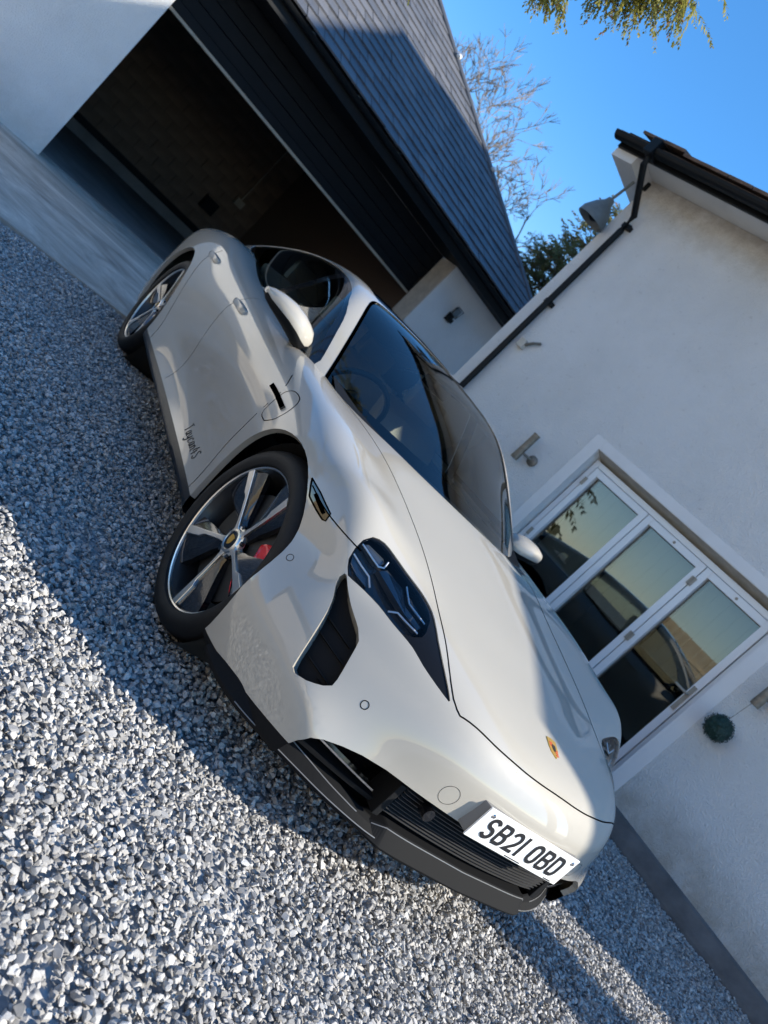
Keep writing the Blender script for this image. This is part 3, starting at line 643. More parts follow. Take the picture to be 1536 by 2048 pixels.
gv = bpy.data.objects.new('gravel', me); COL.objects.link(gv)
tag(gv, 'loose grey crushed stone covering the drive', None, None, 'stuff')
ngp = bpy.data.node_groups.new('gravel_scatter', 'GeometryNodeTree')
ngp.interface.new_socket('Geometry', in_out='INPUT', socket_type='NodeSocketGeometry'); ngp.interface.new_socket('Geometry', in_out='OUTPUT', socket_type='NodeSocketGeometry')
gn, gl_ = ngp.nodes, ngp.links
gi, go = gn.new('NodeGroupInput'), gn.new('NodeGroupOutput')
ci = gn.new('GeometryNodeCollectionInfo'); ci.inputs['Collection'].default_value = stones; ci.inputs['Separate Children'].default_value = True; ci.inputs['Reset Children'].default_value = True
mp_ = gn.new('GeometryNodeMeshToPoints'); ip = gn.new('GeometryNodeInstanceOnPoints'); ip.inputs['Pick Instance'].default_value = True
def na(name, ty):
    n = gn.new('GeometryNodeInputNamedAttribute'); n.data_type = ty; n.inputs['Name'].default_value = name; return [s for s in n.outputs if s.enabled and s.name == 'Attribute'][0]
gl_.new(gi.outputs[0], mp_.inputs['Mesh']); gl_.new(mp_.outputs['Points'], ip.inputs['Points']); gl_.new(ci.outputs[0], ip.inputs['Instance'])
gl_.new(na('pick', 'INT'), ip.inputs['Instance Index']); gl_.new(na('turn', 'FLOAT_VECTOR'), ip.inputs['Rotation']); gl_.new(na('size', 'FLOAT'), ip.inputs['Scale'])
gl_.new(ip.outputs[0], go.inputs[0])
md = gv.modifiers.new('scatter', 'NODES'); md.node_group = ngp

# ---- car surface tables and field
def card(k):
    k=np.asarray(k,float); n=len(k); h=np.diff(k); A=np.zeros((n,n)); A[0,0]=A[-1,-1]=1
    Bm=np.zeros((n,n))
    for i in range(1,n-1):
        A[i,i-1]=h[i-1];A[i,i]=2*(h[i-1]+h[i]);A[i,i+1]=h[i]
        Bm[i,i-1]=6/h[i-1];Bm[i,i]=-6/h[i-1]-6/h[i];Bm[i,i+1]=6/h[i]
    return k,np.linalg.solve(A,Bm)
def basis(c,x):
    k,M=c; n=len(k); x=np.asarray(x,float); xc=np.clip(x,k[0],k[-1])
    i=np.clip(np.searchsorted(k,xc)-1,0,n-2); h=k[i+1]-k[i]; A=(k[i+1]-xc)/h; B=1-A
    I=np.eye(n)
    r=A[:,None]*I[i]+B[:,None]*I[i+1]+(((A**3-A)*h*h/6)[:,None]*M[i]+((B**3-B)*h*h/6)[:,None]*M[i+1])
    dx=x-xc
    if np.any(dx!=0):
        d=(I[i+1]-I[i])/h[:,None]+((-(3*A*A-1)*h/6)[:,None]*M[i]+((3*B*B-1)*h/6)[:,None]*M[i+1])
        r=r+dx[:,None]*d
    return r
class Tab:
    def __init__(s,u,v,T,even_v=False,even_u=False):
        u=np.array(u,float);v=np.array(v,float);T=np.array(T,float)
        if u[0]>u[-1]: u=u[::-1];T=T[::-1]
        if v[0]>v[-1]: v=v[::-1];T=T[:,::-1]
        if even_v: v=np.concatenate([-v[:0:-1],v]);T=np.concatenate([T[:,:0:-1],T],1)
        if even_u: u=np.concatenate([-u[:0:-1],u]);T=np.concatenate([T[:0:-1],T],0)
        s.cu=card(u);s.cv=card(v);s.T=T
    def __call__(s,u,v):
        return np.einsum('ij,ij->i',basis(s.cu,u)@s.T,basis(s.cv,v))
HA=[0,.2,.4,.55,.68,.8,.9,1.0]
HT={1.02:[.54,.53,.50,.47,.43,.40,.37,.33],
.94:[.605,.60,.58,.56,.53,.51,.48,.44],
.82:[.662,.657,.645,.612,.565,.52,.48,.44],
.62:[.716,.714,.709,.690,.636,.57,.52,.46],
.51:[.740,.738,.734,.724,.690,.635,.59,.53],
.40:[.764,.762,.758,.760,.762,.753,.725,.66],
.15:[.813,.811,.808,.817,.832,.838,.815,.75],
-.10:[.862,.858,.853,.859,.87,.873,.85,.785],
-.40:[.915,.911,.902,.897,.897,.895,.87,.80],
-.70:[.95,.94,.922,.908,.908,.912,.885,.81],
-1.1:[.97,.96,.94,.925,.918,.915,.89,.83],
-1.8:[.98,.97,.96,.95,.94,.93,.905,.85],
-2.3:[.99,.98,.97,.965,.96,.955,.93,.87],
-2.9:[1.025,1.025,1.015,1.015,1.01,1.0,.97,.895],
-3.4:[1.01,1.01,1.0,.995,.985,.97,.935,.855],
-3.8:[.965,.96,.955,.945,.93,.905,.86,.78],
-4.15:[.94,.935,.92,.905,.88,.85,.8,.72]}
WZ=[.1,.2,.3,.42,.55,.68,.8,.92,1.05]
WT={1.0:[.50,.52,.54,.60,.76,.80,.79,.72,.65],
.7:[.745,.765,.782,.808,.875,.88,.84,.78,.7],
.55:[.835,.855,.87,.887,.925,.918,.88,.82,.74],
.4:[.89,.91,.935,.952,.96,.952,.925,.87,.79],
.1:[.90,.925,.945,.96,.97,.97,.952,.90,.82],
-.2:[.90,.925,.94,.952,.963,.965,.95,.90,.825],
-.5:[.905,.93,.925,.925,.935,.945,.935,.885,.81],
-.9:[.915,.94,.915,.905,.92,.94,.935,.885,.81],
-1.4:[.92,.945,.915,.90,.92,.942,.938,.89,.82],
-1.9:[.92,.95,.925,.915,.935,.95,.945,.90,.83],
-2.3:[.915,.945,.945,.95,.963,.97,.96,.915,.85],
-2.6:[.91,.94,.955,.968,.978,.98,.968,.925,.86],
-2.9:[.91,.94,.96,.975,.984,.984,.97,.93,.87],
-3.3:[.90,.925,.945,.96,.97,.968,.95,.91,.85],
-3.7:[.86,.885,.91,.925,.93,.925,.905,.86,.8],
-4.15:[.76,.79,.82,.835,.84,.83,.81,.77,.71]}
FZ=[.1,.2,.3,.4,.5,.6,.7,.82]
FA=[0,.2,.4,.55,.68,.8,.88,.95,1.02]
fpl=[0,.014,.06,.145,.25,.39,.52,.67,.89]
F0=[.86,.895,.925,.945,.957,.945,.91,.84]
fplo=[0,.008,.033,.074,.122,.185,.265,.35,.48]
fphi=[0,.016,.07,.17,.29,.44,.58,.74,.97]
FT=[[f0-(lo+(hi-lo)*min(max((zz-.28)/.3,0),1)) for lo,hi in zip(fplo,fphi)] for f0,zz in zip(F0,FZ)]
RZ=[.1,.25,.4,.55,.7,.85,1.0]
R0=[-3.92,-3.98,-4.02,-4.03,-4.02,-4.03,-4.05]
rpl=[0,.01,.04,.085,.15,.26,.38,.55,.8]
H=Tab(list(HT),HA,list(HT.values()),even_v=True)
W=Tab(list(WT),WZ,list(WT.values()))
F=Tab(FA,FZ,np.array(FT).T,even_u=True)
RR=Tab(FA,RZ,np.array([[r+p for p in rpl] for r in R0]).T,even_u=True)
def smax(a,b,k):
    h=np.maximum(0,1-np.abs(a-b)/k); return np.maximum(a,b)+h*h*h*k/6
def body_combine(x, y, z, h, w, f_, r_):
    a = np.abs(y); gh = (z-h)*.97; gw = (a-w)*.985
    gf = (x-f_)/np.sqrt(1+(np.clip((a-.3)/.5, 0, 1.4)*1.5)**2)
    gr_ = (r_-x)/np.sqrt(1+(np.clip((a-.3)/.5, 0, 1.4)*1.2)**2)
    d = smax(gh, gw, .16); d = smax(d, gf, .035+.095*np.clip((z-.36)/.2, 0, 1)); d = smax(d, gr_, .08)
    return smax(d, .178+.042*np.clip((-.15-x)/.3, 0, 1)-z, .03)
def body(P):
    x, y, z = P[:, 0], P[:, 1], P[:, 2]
    return body_combine(x, y, z, H(x, y), W(x, z), F(y, z), RR(y, z))
# greenhouse: roof height centre line + crown, side glass tumblehome
GX=[-.1,-.3,-.5,-.8,-1.1,-1.35,-1.6,-1.9,-2.3,-2.7,-3.1,-3.5,-3.9]
GZ=[.70,.86,.97,1.115,1.235,1.318,1.357,1.365,1.342,1.285,1.19,1.075,.965]
GC=[.30,.30,.28,.25,.18,.11,.085,.08,.08,.085,.09,.10,.1] # crown drop coefficient * a^2
gz=Tab(GX,[0,1],np.stack([GZ,GZ],1)); gc=Tab(GX,[0,1],np.stack([GC,GC],1))
SZ=[.85,.95,1.05,1.15,1.25,1.35,1.45]
ST={-.2:[.79,.75,.71,.67,.63,.58,.53],
-.8:[.84,.815,.775,.73,.683,.63,.575],
-1.4:[.835,.81,.765,.715,.66,.60,.54],
-2.0:[.825,.79,.735,.675,.615,.55,.49],
-2.6:[.80,.755,.70,.64,.575,.51,.45],
-3.2:[.74,.69,.64,.58,.52,.46,.41],
-3.9:[.62,.58,.54,.49,.45,.4,.35]}
S=Tab(list(ST),SZ,list(ST.values()))
def green(P):
    x,y,z=P[:,0],P[:,1],P[:,2]; a=np.abs(y); o=np.zeros_like(x)
    zz=gz(x,o)-gc(x,o)*y*y*(1+.6*y*y)
    dx=(gz(x+.01,o)-gz(x-.01,o))/.02
    g1=(z-zz)/np.sqrt(1+dx*dx)
    g2=(a-S(x,z))*.92
    return smax(g1,g2,.10)
def car(P): return np.minimum(body(P),green(P))
def grad(f,P,e=1e-3):
    g=np.empty_like(P)
    for i in range(3):
        d=np.zeros(3);d[i]=e; g[:,i]=(f(P+d)-f(P-d))/(2*e)
    return g

# outlines of car details, in car axes (metres)
TR = {'lens': [[0.469, -0.798, 0.64], [0.441, -0.812, 0.665], [0.424, -0.811, 0.696], [0.41, -0.801, 0.725], [0.4, -0.778, 0.747], [0.404, -0.737, 0.755], [0.419, -0.694, 0.749], [0.445, -0.64, 0.739], [0.486, -0.575, 0.729], [0.535, -0.546, 0.717], [0.569, -0.546, 0.707], [0.6, -0.56, 0.694], [0.637, -0.583, 0.67], [0.633, -0.632, 0.644], [0.601, -0.664, 0.641], [0.551, -0.706, 0.644], [0.511, -0.749, 0.642], [0.482, -0.785, 0.639]], 'surround': [[0.474, -0.798, 0.634], [0.439, -0.814, 0.665], [0.422, -0.813, 0.697], [0.406, -0.803, 0.728], [0.396, -0.779, 0.751], [0.398, -0.736, 0.76], [0.413, -0.689, 0.753], [0.439, -0.634, 0.743], [0.478, -0.567, 0.732], [0.528, -0.534, 0.721], [0.582, -0.53, 0.707], [0.636, -0.529, 0.689], [0.701, -0.518, 0.664], [0.758, -0.5, 0.638], [0.793, -0.486, 0.617], [0.795, -0.489, 0.613], [0.758, -0.53, 0.618], [0.713, -0.573, 0.626], [0.669, -0.607, 0.636], [0.635, -0.638, 0.638], [0.602, -0.667, 0.638], [0.555, -0.706, 0.641], [0.515, -0.748, 0.639], [0.487, -0.783, 0.635]], 'duct': [[0.472, -0.801, 0.632], [0.496, -0.788, 0.615], [0.539, -0.766, 0.591], [0.601, -0.735, 0.567], [0.63, -0.725, 0.549], [0.668, -0.73, 0.496], [0.695, -0.732, 0.447], [0.702, -0.735, 0.428], [0.697, -0.752, 0.412], [0.676, -0.789, 0.389], [0.649, -0.815, 0.377], [0.636, -0.823, 0.383], [0.618, -0.821, 0.415], [0.582, -0.815, 0.476], [0.537, -0.806, 0.539], [0.503, -0.806, 0.575], [0.481, -0.812, 0.596], [0.468, -0.812, 0.616], [0.466, -0.806, 0.631]], 'reflector': [[0.162, -0.932, 0.724], [0.231, -0.913, 0.719], [0.31, -0.884, 0.705], [0.32, -0.884, 0.681], [0.31, -0.89, 0.676], [0.269, -0.907, 0.679], [0.217, -0.924, 0.686]], 'charge': [[-0.418, -0.95, 0.682], [-0.358, -0.954, 0.675], [-0.332, -0.956, 0.682], [-0.283, -0.958, 0.716], [-0.27, -0.95, 0.759], [-0.291, -0.934, 0.796], [-0.33, -0.921, 0.817], [-0.37, -0.916, 0.822], [-0.409, -0.917, 0.82], [-0.435, -0.922, 0.81], [-0.445, -0.931, 0.793], [-0.431, -0.945, 0.746]], 'led': [[[0.43, -0.809, 0.689], [0.456, -0.777, 0.684], [0.479, -0.745, 0.68], [0.503, -0.735, 0.662]], [[0.411, -0.796, 0.727], [0.439, -0.749, 0.719], [0.452, -0.725, 0.715], [0.45, -0.705, 0.723], [0.43, -0.693, 0.741]], [[0.469, -0.612, 0.73], [0.522, -0.606, 0.708], [0.546, -0.582, 0.706], [0.576, -0.556, 0.703]], [[0.562, -0.676, 0.658], [0.563, -0.647, 0.674], [0.586, -0.624, 0.675], [0.618, -0.587, 0.677]]], 'block': [[[0.41, -0.793, 0.73], [0.407, -0.771, 0.744], [0.422, -0.705, 0.746], [0.432, -0.699, 0.739], [0.444, -0.71, 0.727], [0.446, -0.725, 0.721]], [[0.457, -0.716, 0.714], [0.445, -0.683, 0.732], [0.474, -0.617, 0.727], [0.525, -0.613, 0.705], [0.556, -0.584, 0.702], [0.584, -0.56, 0.699], [0.599, -0.58, 0.688], [0.557, -0.619, 0.69]], [[0.483, -0.599, 0.726], [0.529, -0.555, 0.717], [0.561, -0.556, 0.707], [0.54, -0.579, 0.709], [0.517, -0.599, 0.712]], [[0.429, -0.813, 0.685], [0.453, -0.785, 0.682], [0.48, -0.749, 0.675], [0.501, -0.741, 0.659], [0.474, -0.779, 0.658], [0.447, -0.807, 0.665]]], 'vane': [[[0.568, -0.812, 0.498], [0.669, -0.734, 0.489]], [[0.537, -0.806, 0.54], [0.626, -0.741, 0.534]], [[0.613, -0.814, 0.436], [0.691, -0.747, 0.43]]]}
# ================================================================ CAR
# Body surface: four height tables (top, flank, nose, tail) blended smoothly; car axes: x forward from the
# front axle, y to the car's left, z up from the ground.
CAR = empty('sports_car', 'pale chalk grey four door electric sports saloon parked nose out on the gravel', 'car', (-1.45, 0, 0))
def cpart(o, parent=None):
    p = parent or CAR; o.parent = p
    if p is CAR: o.matrix_parent_inverse = Matrix.Translation(-CAR.location)
    return o
def grid_axis(a, b, h): return np.arange(a, b+h*.5, h)
def surface_nets(fn, ax, ay, az):
    X, Y, Z = np.meshgrid(ax, ay, az, indexing='ij'); V = fn(X, Y, Z)
    S_ = V < 0; nx, ny, nz = V.shape
    c = np.zeros((nx-1, ny-1, nz-1), int)
    for i in (0, 1):
        for j in (0, 1):
            for k in (0, 1): c += S_[i:nx-1+i, j:ny-1+j, k:nz-1+k]
    act = (c > 0) & (c < 8); idx = -np.ones(c.shape, int); idx[act] = np.arange(act.sum()); I = np.argwhere(act)
    acc = np.zeros((len(I), 3)); cnt = np.zeros(len(I)); h = np.array([ax[1]-ax[0], ay[1]-ay[0], az[1]-az[0]])
    corners = [(i, j, k) for i in (0, 1) for j in (0, 1) for k in (0, 1)]
    for a in corners:
        for b in corners:
            if sum(abs(p-q) for p, q in zip(a, b)) != 1 or a > b: continue
            va = V[I[:, 0]+a[0], I[:, 1]+a[1], I[:, 2]+a[2]]; vb = V[I[:, 0]+b[0], I[:, 1]+b[1], I[:, 2]+b[2]]
            cr = (va < 0) != (vb < 0); t = np.where(cr, va/np.where(cr, va-vb, 1), 0)
            p = np.array(a)+t[:, None]*(np.array(b)-np.array(a)); acc[cr] += p[cr]; cnt[cr] += 1
    P = np.array([ax[0], ay[0], az[0]])+(I+acc/cnt[:, None])*h; Q = []
    for d in range(3):
        s0 = [slice(None)]*3; s1 = [slice(None)]*3; s0[d] = slice(0, -1); s1[d] = slice(1, None)
        A, B = S_[tuple(s0)], S_[tuple(s1)]; E = np.argwhere(A != B); u, v = (d+1) % 3, (d+2) % 3
        ok = (E[:, u] > 0) & (E[:, v] > 0) & (E[:, u] < V.shape[u]-1) & (E[:, v] < V.shape[v]-1); E = E[ok]
        q = []
        for du, dv in ((-1, -1), (0, -1), (0, 0), (-1, 0)):
            e = E.copy(); e[:, u] += du; e[:, v] += dv; q.append(idx[e[:, 0], e[:, 1], e[:, 2]])
        q = np.stack(q, 1); fl = ~A[E[:, 0], E[:, 1], E[:, 2]]; q[fl] = q[fl][:, ::-1]; Q.append(q)
    return P, np.concatenate(Q)
def on_grid(fn2):
    def g(X, Y, Z):
        return fn2(np.column_stack([X.ravel(), Y.ravel(), Z.ravel()])).reshape(X.shape)
    return g
def body_grid(X, Y, Z):
    ax, ay, az = X[:, 0, 0], Y[0, :, 0], Z[0, 0, :]
    def t2(T, u, v):
        return (basis(T.cu, u)@T.T)@basis(T.cv, v).T
    h = t2(H, ax, ay)[:, :, None]; w = t2(W, ax, az)[:, None, :]; ff = t2(F, ay, az)[None]; r_ = t2(RR, ay, az)[None]
    return body_combine(X, Y, Z, h, w, ff, r_)
def snap(fn, P, n=4):
    for _ in range(n):
        v = fn(P); G_ = grad(fn, P); P = P-(np.clip(v, -.03, .03)/np.maximum((G_*G_).sum(1), .2))[:, None]*G_
    return P
def unit(a): return a/np.maximum(np.linalg.norm(a, axis=1), 1e-9)[:, None]
def half_shell(P, Q, fn):
    P = snap(fn, P); bm = bmesh.new(); vs = [bm.verts.new(p) for p in P]
    for q in Q:
        if len(set(q)) == 4 and min(q) >= 0:
            try: bm.faces.new([vs[i] for i in q])
            except ValueError: pass
    bmesh.ops.bisect_plane(bm, geom=bm.verts[:]+bm.edges[:]+bm.faces[:], plane_co=(0, 0, 0), plane_no=(0, 1, 0), clear_outer=True)
    return bm
def densify(pts, step=.02, closed=True, smooth=True):
    pts = [np.array(p, float) for p in pts]; n = len(pts); out = []
    for i in range(n if closed else n-1):
        p1, p2 = pts[i], pts[(i+1) % n]; p0 = pts[i-1] if (closed or i > 0) else p1; p3 = pts[(i+2) % n] if (closed or i+2 < n) else p2
        m = max(1, int(np.linalg.norm(p2-p1)/step))
        for k in range(m):
            t = k/m
            out.append(.5*((2*p1)+(p2-p0)*t+(2*p0-5*p1+4*p2-p3)*t*t+(3*p1-p0-3*p2+p3)*t**3) if smooth else p1+(p2-p1)*t)
    if not closed: out.append(pts[-1])
    return out
def inside(poly, x, y):
    r_ = np.zeros(len(x), bool); n = len(poly)
    for i in range(n):
        (x0, y0), (x1, y1) = poly[i], poly[i-1]
        c = ((y0 > y) != (y1 > y)); c &= x < (x1-x0)*(y-y0)/np.where(y1 == y0, 1e-12, y1-y0)+x0; r_ ^= c
    return r_
AX = {'y': ((1, 0, 0), (0, 0, 1)), 'x': ((0, 1, 0), (0, 0, 1)), 'z': ((1, 0, 0), (0, 1, 0))}
def cut(bm, lay, poly, axis, value, ok):
    """cut the outline into the surface and give the faces inside it the part number"""
    e1, e2 = (Vector(a) for a in (AX[axis] if isinstance(axis, str) else axis)); nrm = e1.cross(e2)
    pts = [(float(p[0]), float(p[1])) for p in poly]; n = len(pts)
    x0, x1 = min(p[0] for p in pts)-.03, max(p[0] for p in pts)+.03; y0, y1 = min(p[1] for p in pts)-.03, max(p[1] for p in pts)+.03
    def near(fc):
        c = fc.calc_center_median(); return x0 < c.dot(e1) < x1 and y0 < c.dot(e2) < y1 and ok(c, fc.normal)
    bm.normal_update(); cand = set(fc for fc in bm.faces if near(fc))
    for i in range(n):
        a, b = pts[i], pts[(i+1) % n]; lo = (min(a[0], b[0])-1e-4, min(a[1], b[1])-1e-4); hi = (max(a[0], b[0])+1e-4, max(a[1], b[1])+1e-4); sel = []
        if abs(a[0]-b[0])+abs(a[1]-b[1]) < 1e-7: continue
        for fc in cand:
            us = [v.co.dot(e1) for v in fc.verts]; ws = [v.co.dot(e2) for v in fc.verts]
            if max(us) > lo[0] and min(us) < hi[0] and max(ws) > lo[1] and min(ws) < hi[1]: sel.append(fc)
        if not sel: continue
        pn = (e1*-(b[1]-a[1])+e2*(b[0]-a[0])).normalized(); pc = e1*a[0]+e2*a[1]
        geom = list({v for fc in sel for v in fc.verts})+list({e for fc in sel for e in fc.edges})+sel
        r_ = bmesh.ops.bisect_plane(bm, geom=geom, plane_co=pc, plane_no=pn, dist=1e-5)
        cand = {fc for fc in cand if fc.is_valid} | {g_ for g_ in r_['geom'] if isinstance(g_, bmesh.types.BMFace)}
    fs = [fc for fc in cand if fc.is_valid]
    if fs:
        cs = [fc.calc_center_median() for fc in fs]
        ins = inside(pts, np.array([c.dot(e1) for c in cs]), np.array([c.dot(e2) for c in cs]))
        for fc, i in zip(fs, ins):
            if i: fc[lay] = value
def shell_arrays(bm, lay, value, fn, disp=0):
    fs = [fc for fc in bm.faces if fc[lay] == value]; ids = {}; V = []; Fc = []
    for fc in fs:
        r_ = []
        for v in fc.verts:
            if v.index not in ids: ids[v.index] = len(V); V.append(v.co[:])
            r_.append(ids[v.index])
        Fc.append(r_)
    V = np.array(V).reshape(-1, 3); Nn = unit(grad(fn, V)) if len(V) else V
    return V-Nn*disp, Fc, Nn
def flip(A):
    V, Fc, Nn = A; m = np.array([1, -1, 1]); return V*m, [q[::-1] for q in Fc], Nn*m
def joined(A, B): return np.concatenate([A[0], B[0]]), A[1]+[[i+len(A[0]) for i in q] for q in B[1]], np.concatenate([A[2], B[2]])
def walls(A, depth, fn=None, dirv=None, thr=None):
    """short return walls along the open edges of a panel"""
    V, Fc, Nn = A; cnt = {}
    for q in Fc:
        for i in range(len(q)): k = (q[i], q[(i+1) % len(q)]); cnt[k] = 1
    vs, fs, ns = [], [], []
    for (a, b) in cnt:
        if (b, a) in cnt: continue
        if abs(V[a][1]) < 1e-4 and abs(V[b][1]) < 1e-4: continue
        o = len(vs); da = -Nn[a]*depth; db = -Nn[b]*depth
        vs += [V[a], V[b], V[b]+db, V[a]+da]; fs.append([o+3, o+2, o+1, o][::-1][::-1]); 
    return np.array(vs).reshape(-1, 3), fs
def to_obj(A, name, mat, parent=None, wall=0, custom=True, wallmat=None):
    V, Fc, Nn = A
    if len(V) == 0: return None
    vs = [tuple(v) for v in V]; fs = [list(q) for q in Fc]; nsm = len(fs); nv = len(vs)
    if wall:
        wv, wf = walls(A, wall); fs += [[i+nv for i in q] for q in wf]; vs += [tuple(v) for v in wv]
    me = bpy.data.meshes.new(name); me.from_pydata(vs, [], fs); me.materials.append(MT[mat])
    if wallmat: me.materials.append(MT[wallmat])
    sm = np.zeros(len(fs), bool); sm[:nsm] = True; me.polygons.foreach_set('use_smooth', sm)
    if wallmat: me.polygons.foreach_set('material_index', np.where(sm, 0, 1))
    me.update()
    if custom:
        nn = np.zeros((len(vs), 3)); nn[:nv] = Nn
        me.normals_split_custom_set_from_vertices([tuple(v) for v in nn])
    o = bpy.data.objects.new(name, me); COL.objects.link(o); return cpart(o, parent)
# --- raw half shells (right side)
hb = .021
P, Q = surface_nets(body_grid, grid_axis(-4.15, 1.05, hb), grid_axis(-1.06, hb*1.5, hb), grid_axis(.13, 1.10, hb))
bm = half_shell(P, Q, body)
P, Q = surface_nets(on_grid(green), grid_axis(-4.0, .1, .025), grid_axis(-.95, .0375, .025), grid_axis(.78, 1.42, .025))
gm = half_shell(P, Q, green)
BL = bm.faces.layers.int.new('part'); GL = gm.faces.layers.int.new('part')
SHELL, BONNET, BUMPER, WING, DOOR, RDOOR, SILL, DEL, SURR, LENS, DUCT, REFL, CHARGE, UNDER = range(14)
side = lambda c, n: c.y < -.3 and n.y < -.2
sidey = lambda c, n: c.y < -.5
anyf = lambda c, n: True
top = lambda c, n: n.z > .15
# panels
cut(bm, BL, [(-.50, .2), (.62, .2), (.62, .612), (.83, .61), (.83, 1.1), (-.66, 1.1), (-.58, .84), (-.455, .77), (-.46, .64), (-.50, .48), (-.475, .30)], 'y', WING, lambda c, n: c.x > -.8)
cut(bm, BL, [(.18, .712), (.43, .705), (.455, .69), (.50, .645), (.60, .648), (.70, .642), (.79, .617), (.83, .612), (.88, .612), (1.2, .612), (1.2, .1), (.18, .1)], 'y', BUMPER, anyf)
door = densify([(-.58, .84), (-.455, .77), (-.46, .64), (-.50, .48), (-.475, .30), (-.47, .27)], .05, False)
cut(bm, BL, [(-1.66, .27), (-1.66, 1.1), (-.66, 1.1)]+[tuple(p) for p in door], 'y', DOOR, side)
rdoor = densify([(-2.32, .27), (-2.34, .40), (-2.44, .60), (-2.56, .78), (-2.60, .9), (-2.62, 1.1)], .05, False)
cut(bm, BL, [(-1.66, 1.1), (-1.66, .27)]+[tuple(p) for p in rdoor], 'y', RDOOR, side)
cut(bm, BL, [(-2.62, .1), (-2.62, .272), (-.30, .272), (-.30, .1)], 'y', SILL, sidey)
side_b = [(-.80, -.70), (-.66, -.68), (-.40, -.60), (-.15, -.535), (.15, -.505), (.40, -.50), (.60, -.502), (.72, -.497), (.79, -.478), (.825, -.45)]
front_b = [(.825, -.45), (.872, -.324), (.897, -.20), (.907, -.10), (.909, 0)]
bon = [tuple(p) for p in densify(side_b, .05, False)[:-1]]+[tuple(p) for p in densify(front_b, .05, False)]+[(.909, .1), (-.80, .1)]
cut(bm, BL, bon, 'z', BONNET, top)
# lower edge of the painted bumper, front opening
cut(bm, BL, [(.30, .202), (.36, .205), (.467, .2135), (.539, .2215), (.63, .2305), (.70, .239), (.749, .245), (1.2, .245), (1.2, .1), (.30, .1)], 'y', UNDER, anyf)
up = [(-.734, .243), (-.729, .272), (-.715, .304), (-.690, .322), (-.639, .343), (-.588, .360), (-.517, .375), (-.431, .382), (-.349, .387), (-.284, .389), (-.1, .390), (.05, .390)]
cut(bm, BL, [tuple(p) for p in densify(up, .04, False)]+[(.05, .1), (-.734, .1)], 'x', DEL, lambda c, n: c.x > .5)
# headlamp cluster, air duct
vE = (Vector((.55, -.45, .70))).normalized(); e1 = Vector((-.6, -.8, 0)).normalized(); e1 = (e1-vE*e1.dot(vE)).normalized(); e2 = vE.cross(e1)
def pr(L): return [(Vector(p).dot(e1), Vector(p).dot(e2)) for p in L]
hl_ok = lambda c, n: c.x > .2 and c.y < -.3 and c.z > .5
cut(bm, BL, [tuple(p) for p in densify(pr(TR['surround']), .02)], (e1, e2), SURR, hl_ok)
cut(bm, BL, [tuple(p) for p in densify(pr(TR['lens']), .02)], (e1, e2), LENS, hl_ok)
vD = Vector((.62, -.74, .1)).normalized(); d1 = Vector((0, 0, 1)).cross(vD).normalized(); d2 = vD.cross(d1)
cut(bm, BL, [tuple(p) for p in densify([(Vector(p).dot(d1), Vector(p).dot(d2)) for p in TR['duct']], .02)], (d1, d2), DUCT, lambda c, n: c.x > .3 and c.y < -.4 and c.z > .3 and n.dot(vD) > .1)
cut(bm, BL, [tuple(p) for p in densify([(p[0], p[2]) for p in TR['reflector']], .03, True, False)], 'y', REFL, side)
cut(bm, BL, [tuple(p) for p in densify([(p[0], p[2]) for p in TR['charge']], .02)], 'y', CHARGE, side)
# wheel arches
AF, AR = (-.018, .362, .392), (-2.9, .365, .408)
for (ax_, az_, ra) in (AF, AR):
    cut(bm, BL, [(ax_+ra*math.cos(t), az_+ra*math.sin(t)) for t in np.linspace(0, 2*math.pi, 56, endpoint=False)], 'y', DEL, lambda c, n: c.y < -.52)
# inside the cabin
bm.normal_update()
C = np.array([fc.calc_center_median()[:] for fc in bm.faces]); gv_ = green(C)
for fc, d in zip(bm.faces, gv_):
    if d < -.035 and fc.normal.z > .3 and fc.calc_center_median().z > .82: fc[BL] = DEL
bm.verts.index_update(); bm.verts.ensure_lookup_table()
PAN = [(SHELL, 'body_shell', True), (BONNET, 'bonnet', True), (BUMPER, 'front_bumper', True), (WING, 'front_wing', False), (DOOR, 'front_door', False), (RDOOR, 'rear_door', False), (SILL, 'side_sill', False), (CHARGE, 'charge_flap', False), (UNDER, 'bumper_base', True)]
PO = {}
for val, nm, whole in PAN:
    A = shell_arrays(bm, BL, val, body); mat = {SILL: 'grey_plastic', UNDER: 'lip'}.get(val, 'paint'); w = .022 if val in (SHELL, BUMPER, WING) else 0
    if whole: PO[val] = [to_obj(joined(A, flip(A)), nm, mat, None, w)]
    else: PO[val] = [to_obj(A, nm, mat, None, w), to_obj(flip(A), nm, mat, None, w)]
both = lambda A, nm, mat, par=None, wall=0: [to_obj(A, nm, mat, par[0] if par else None, wall), to_obj(flip(A), nm, mat, par[1] if par else None, wall)]
# headlamps
A = shell_arrays(bm, BL, SURR, body, .004); SO = both(A, 'headlight', 'black_satin', None, .012)
A = shell_arrays(bm, BL, LENS, body, .002); both(A, 'lens_cover', 'lampglass', SO)
Ai = (A[0]-A[2]*.055, A[1], A[2]); both(Ai, 'lamp_bezel', 'lamp_in', SO)
A = shell_arrays(bm, BL, DUCT, body, .055); DO = both(A, 'air_duct', 'black_matt')
Ab = shell_arrays(bm, BL, DUCT, body, 0)
wv, wf = walls(Ab, .057); both((wv, wf, np.zeros_like(wv)), 'duct_lip', 'paint', DO)
A = shell_arrays(bm, BL, REFL, body, .001); RO = both(A, 'side_marker', 'amber')
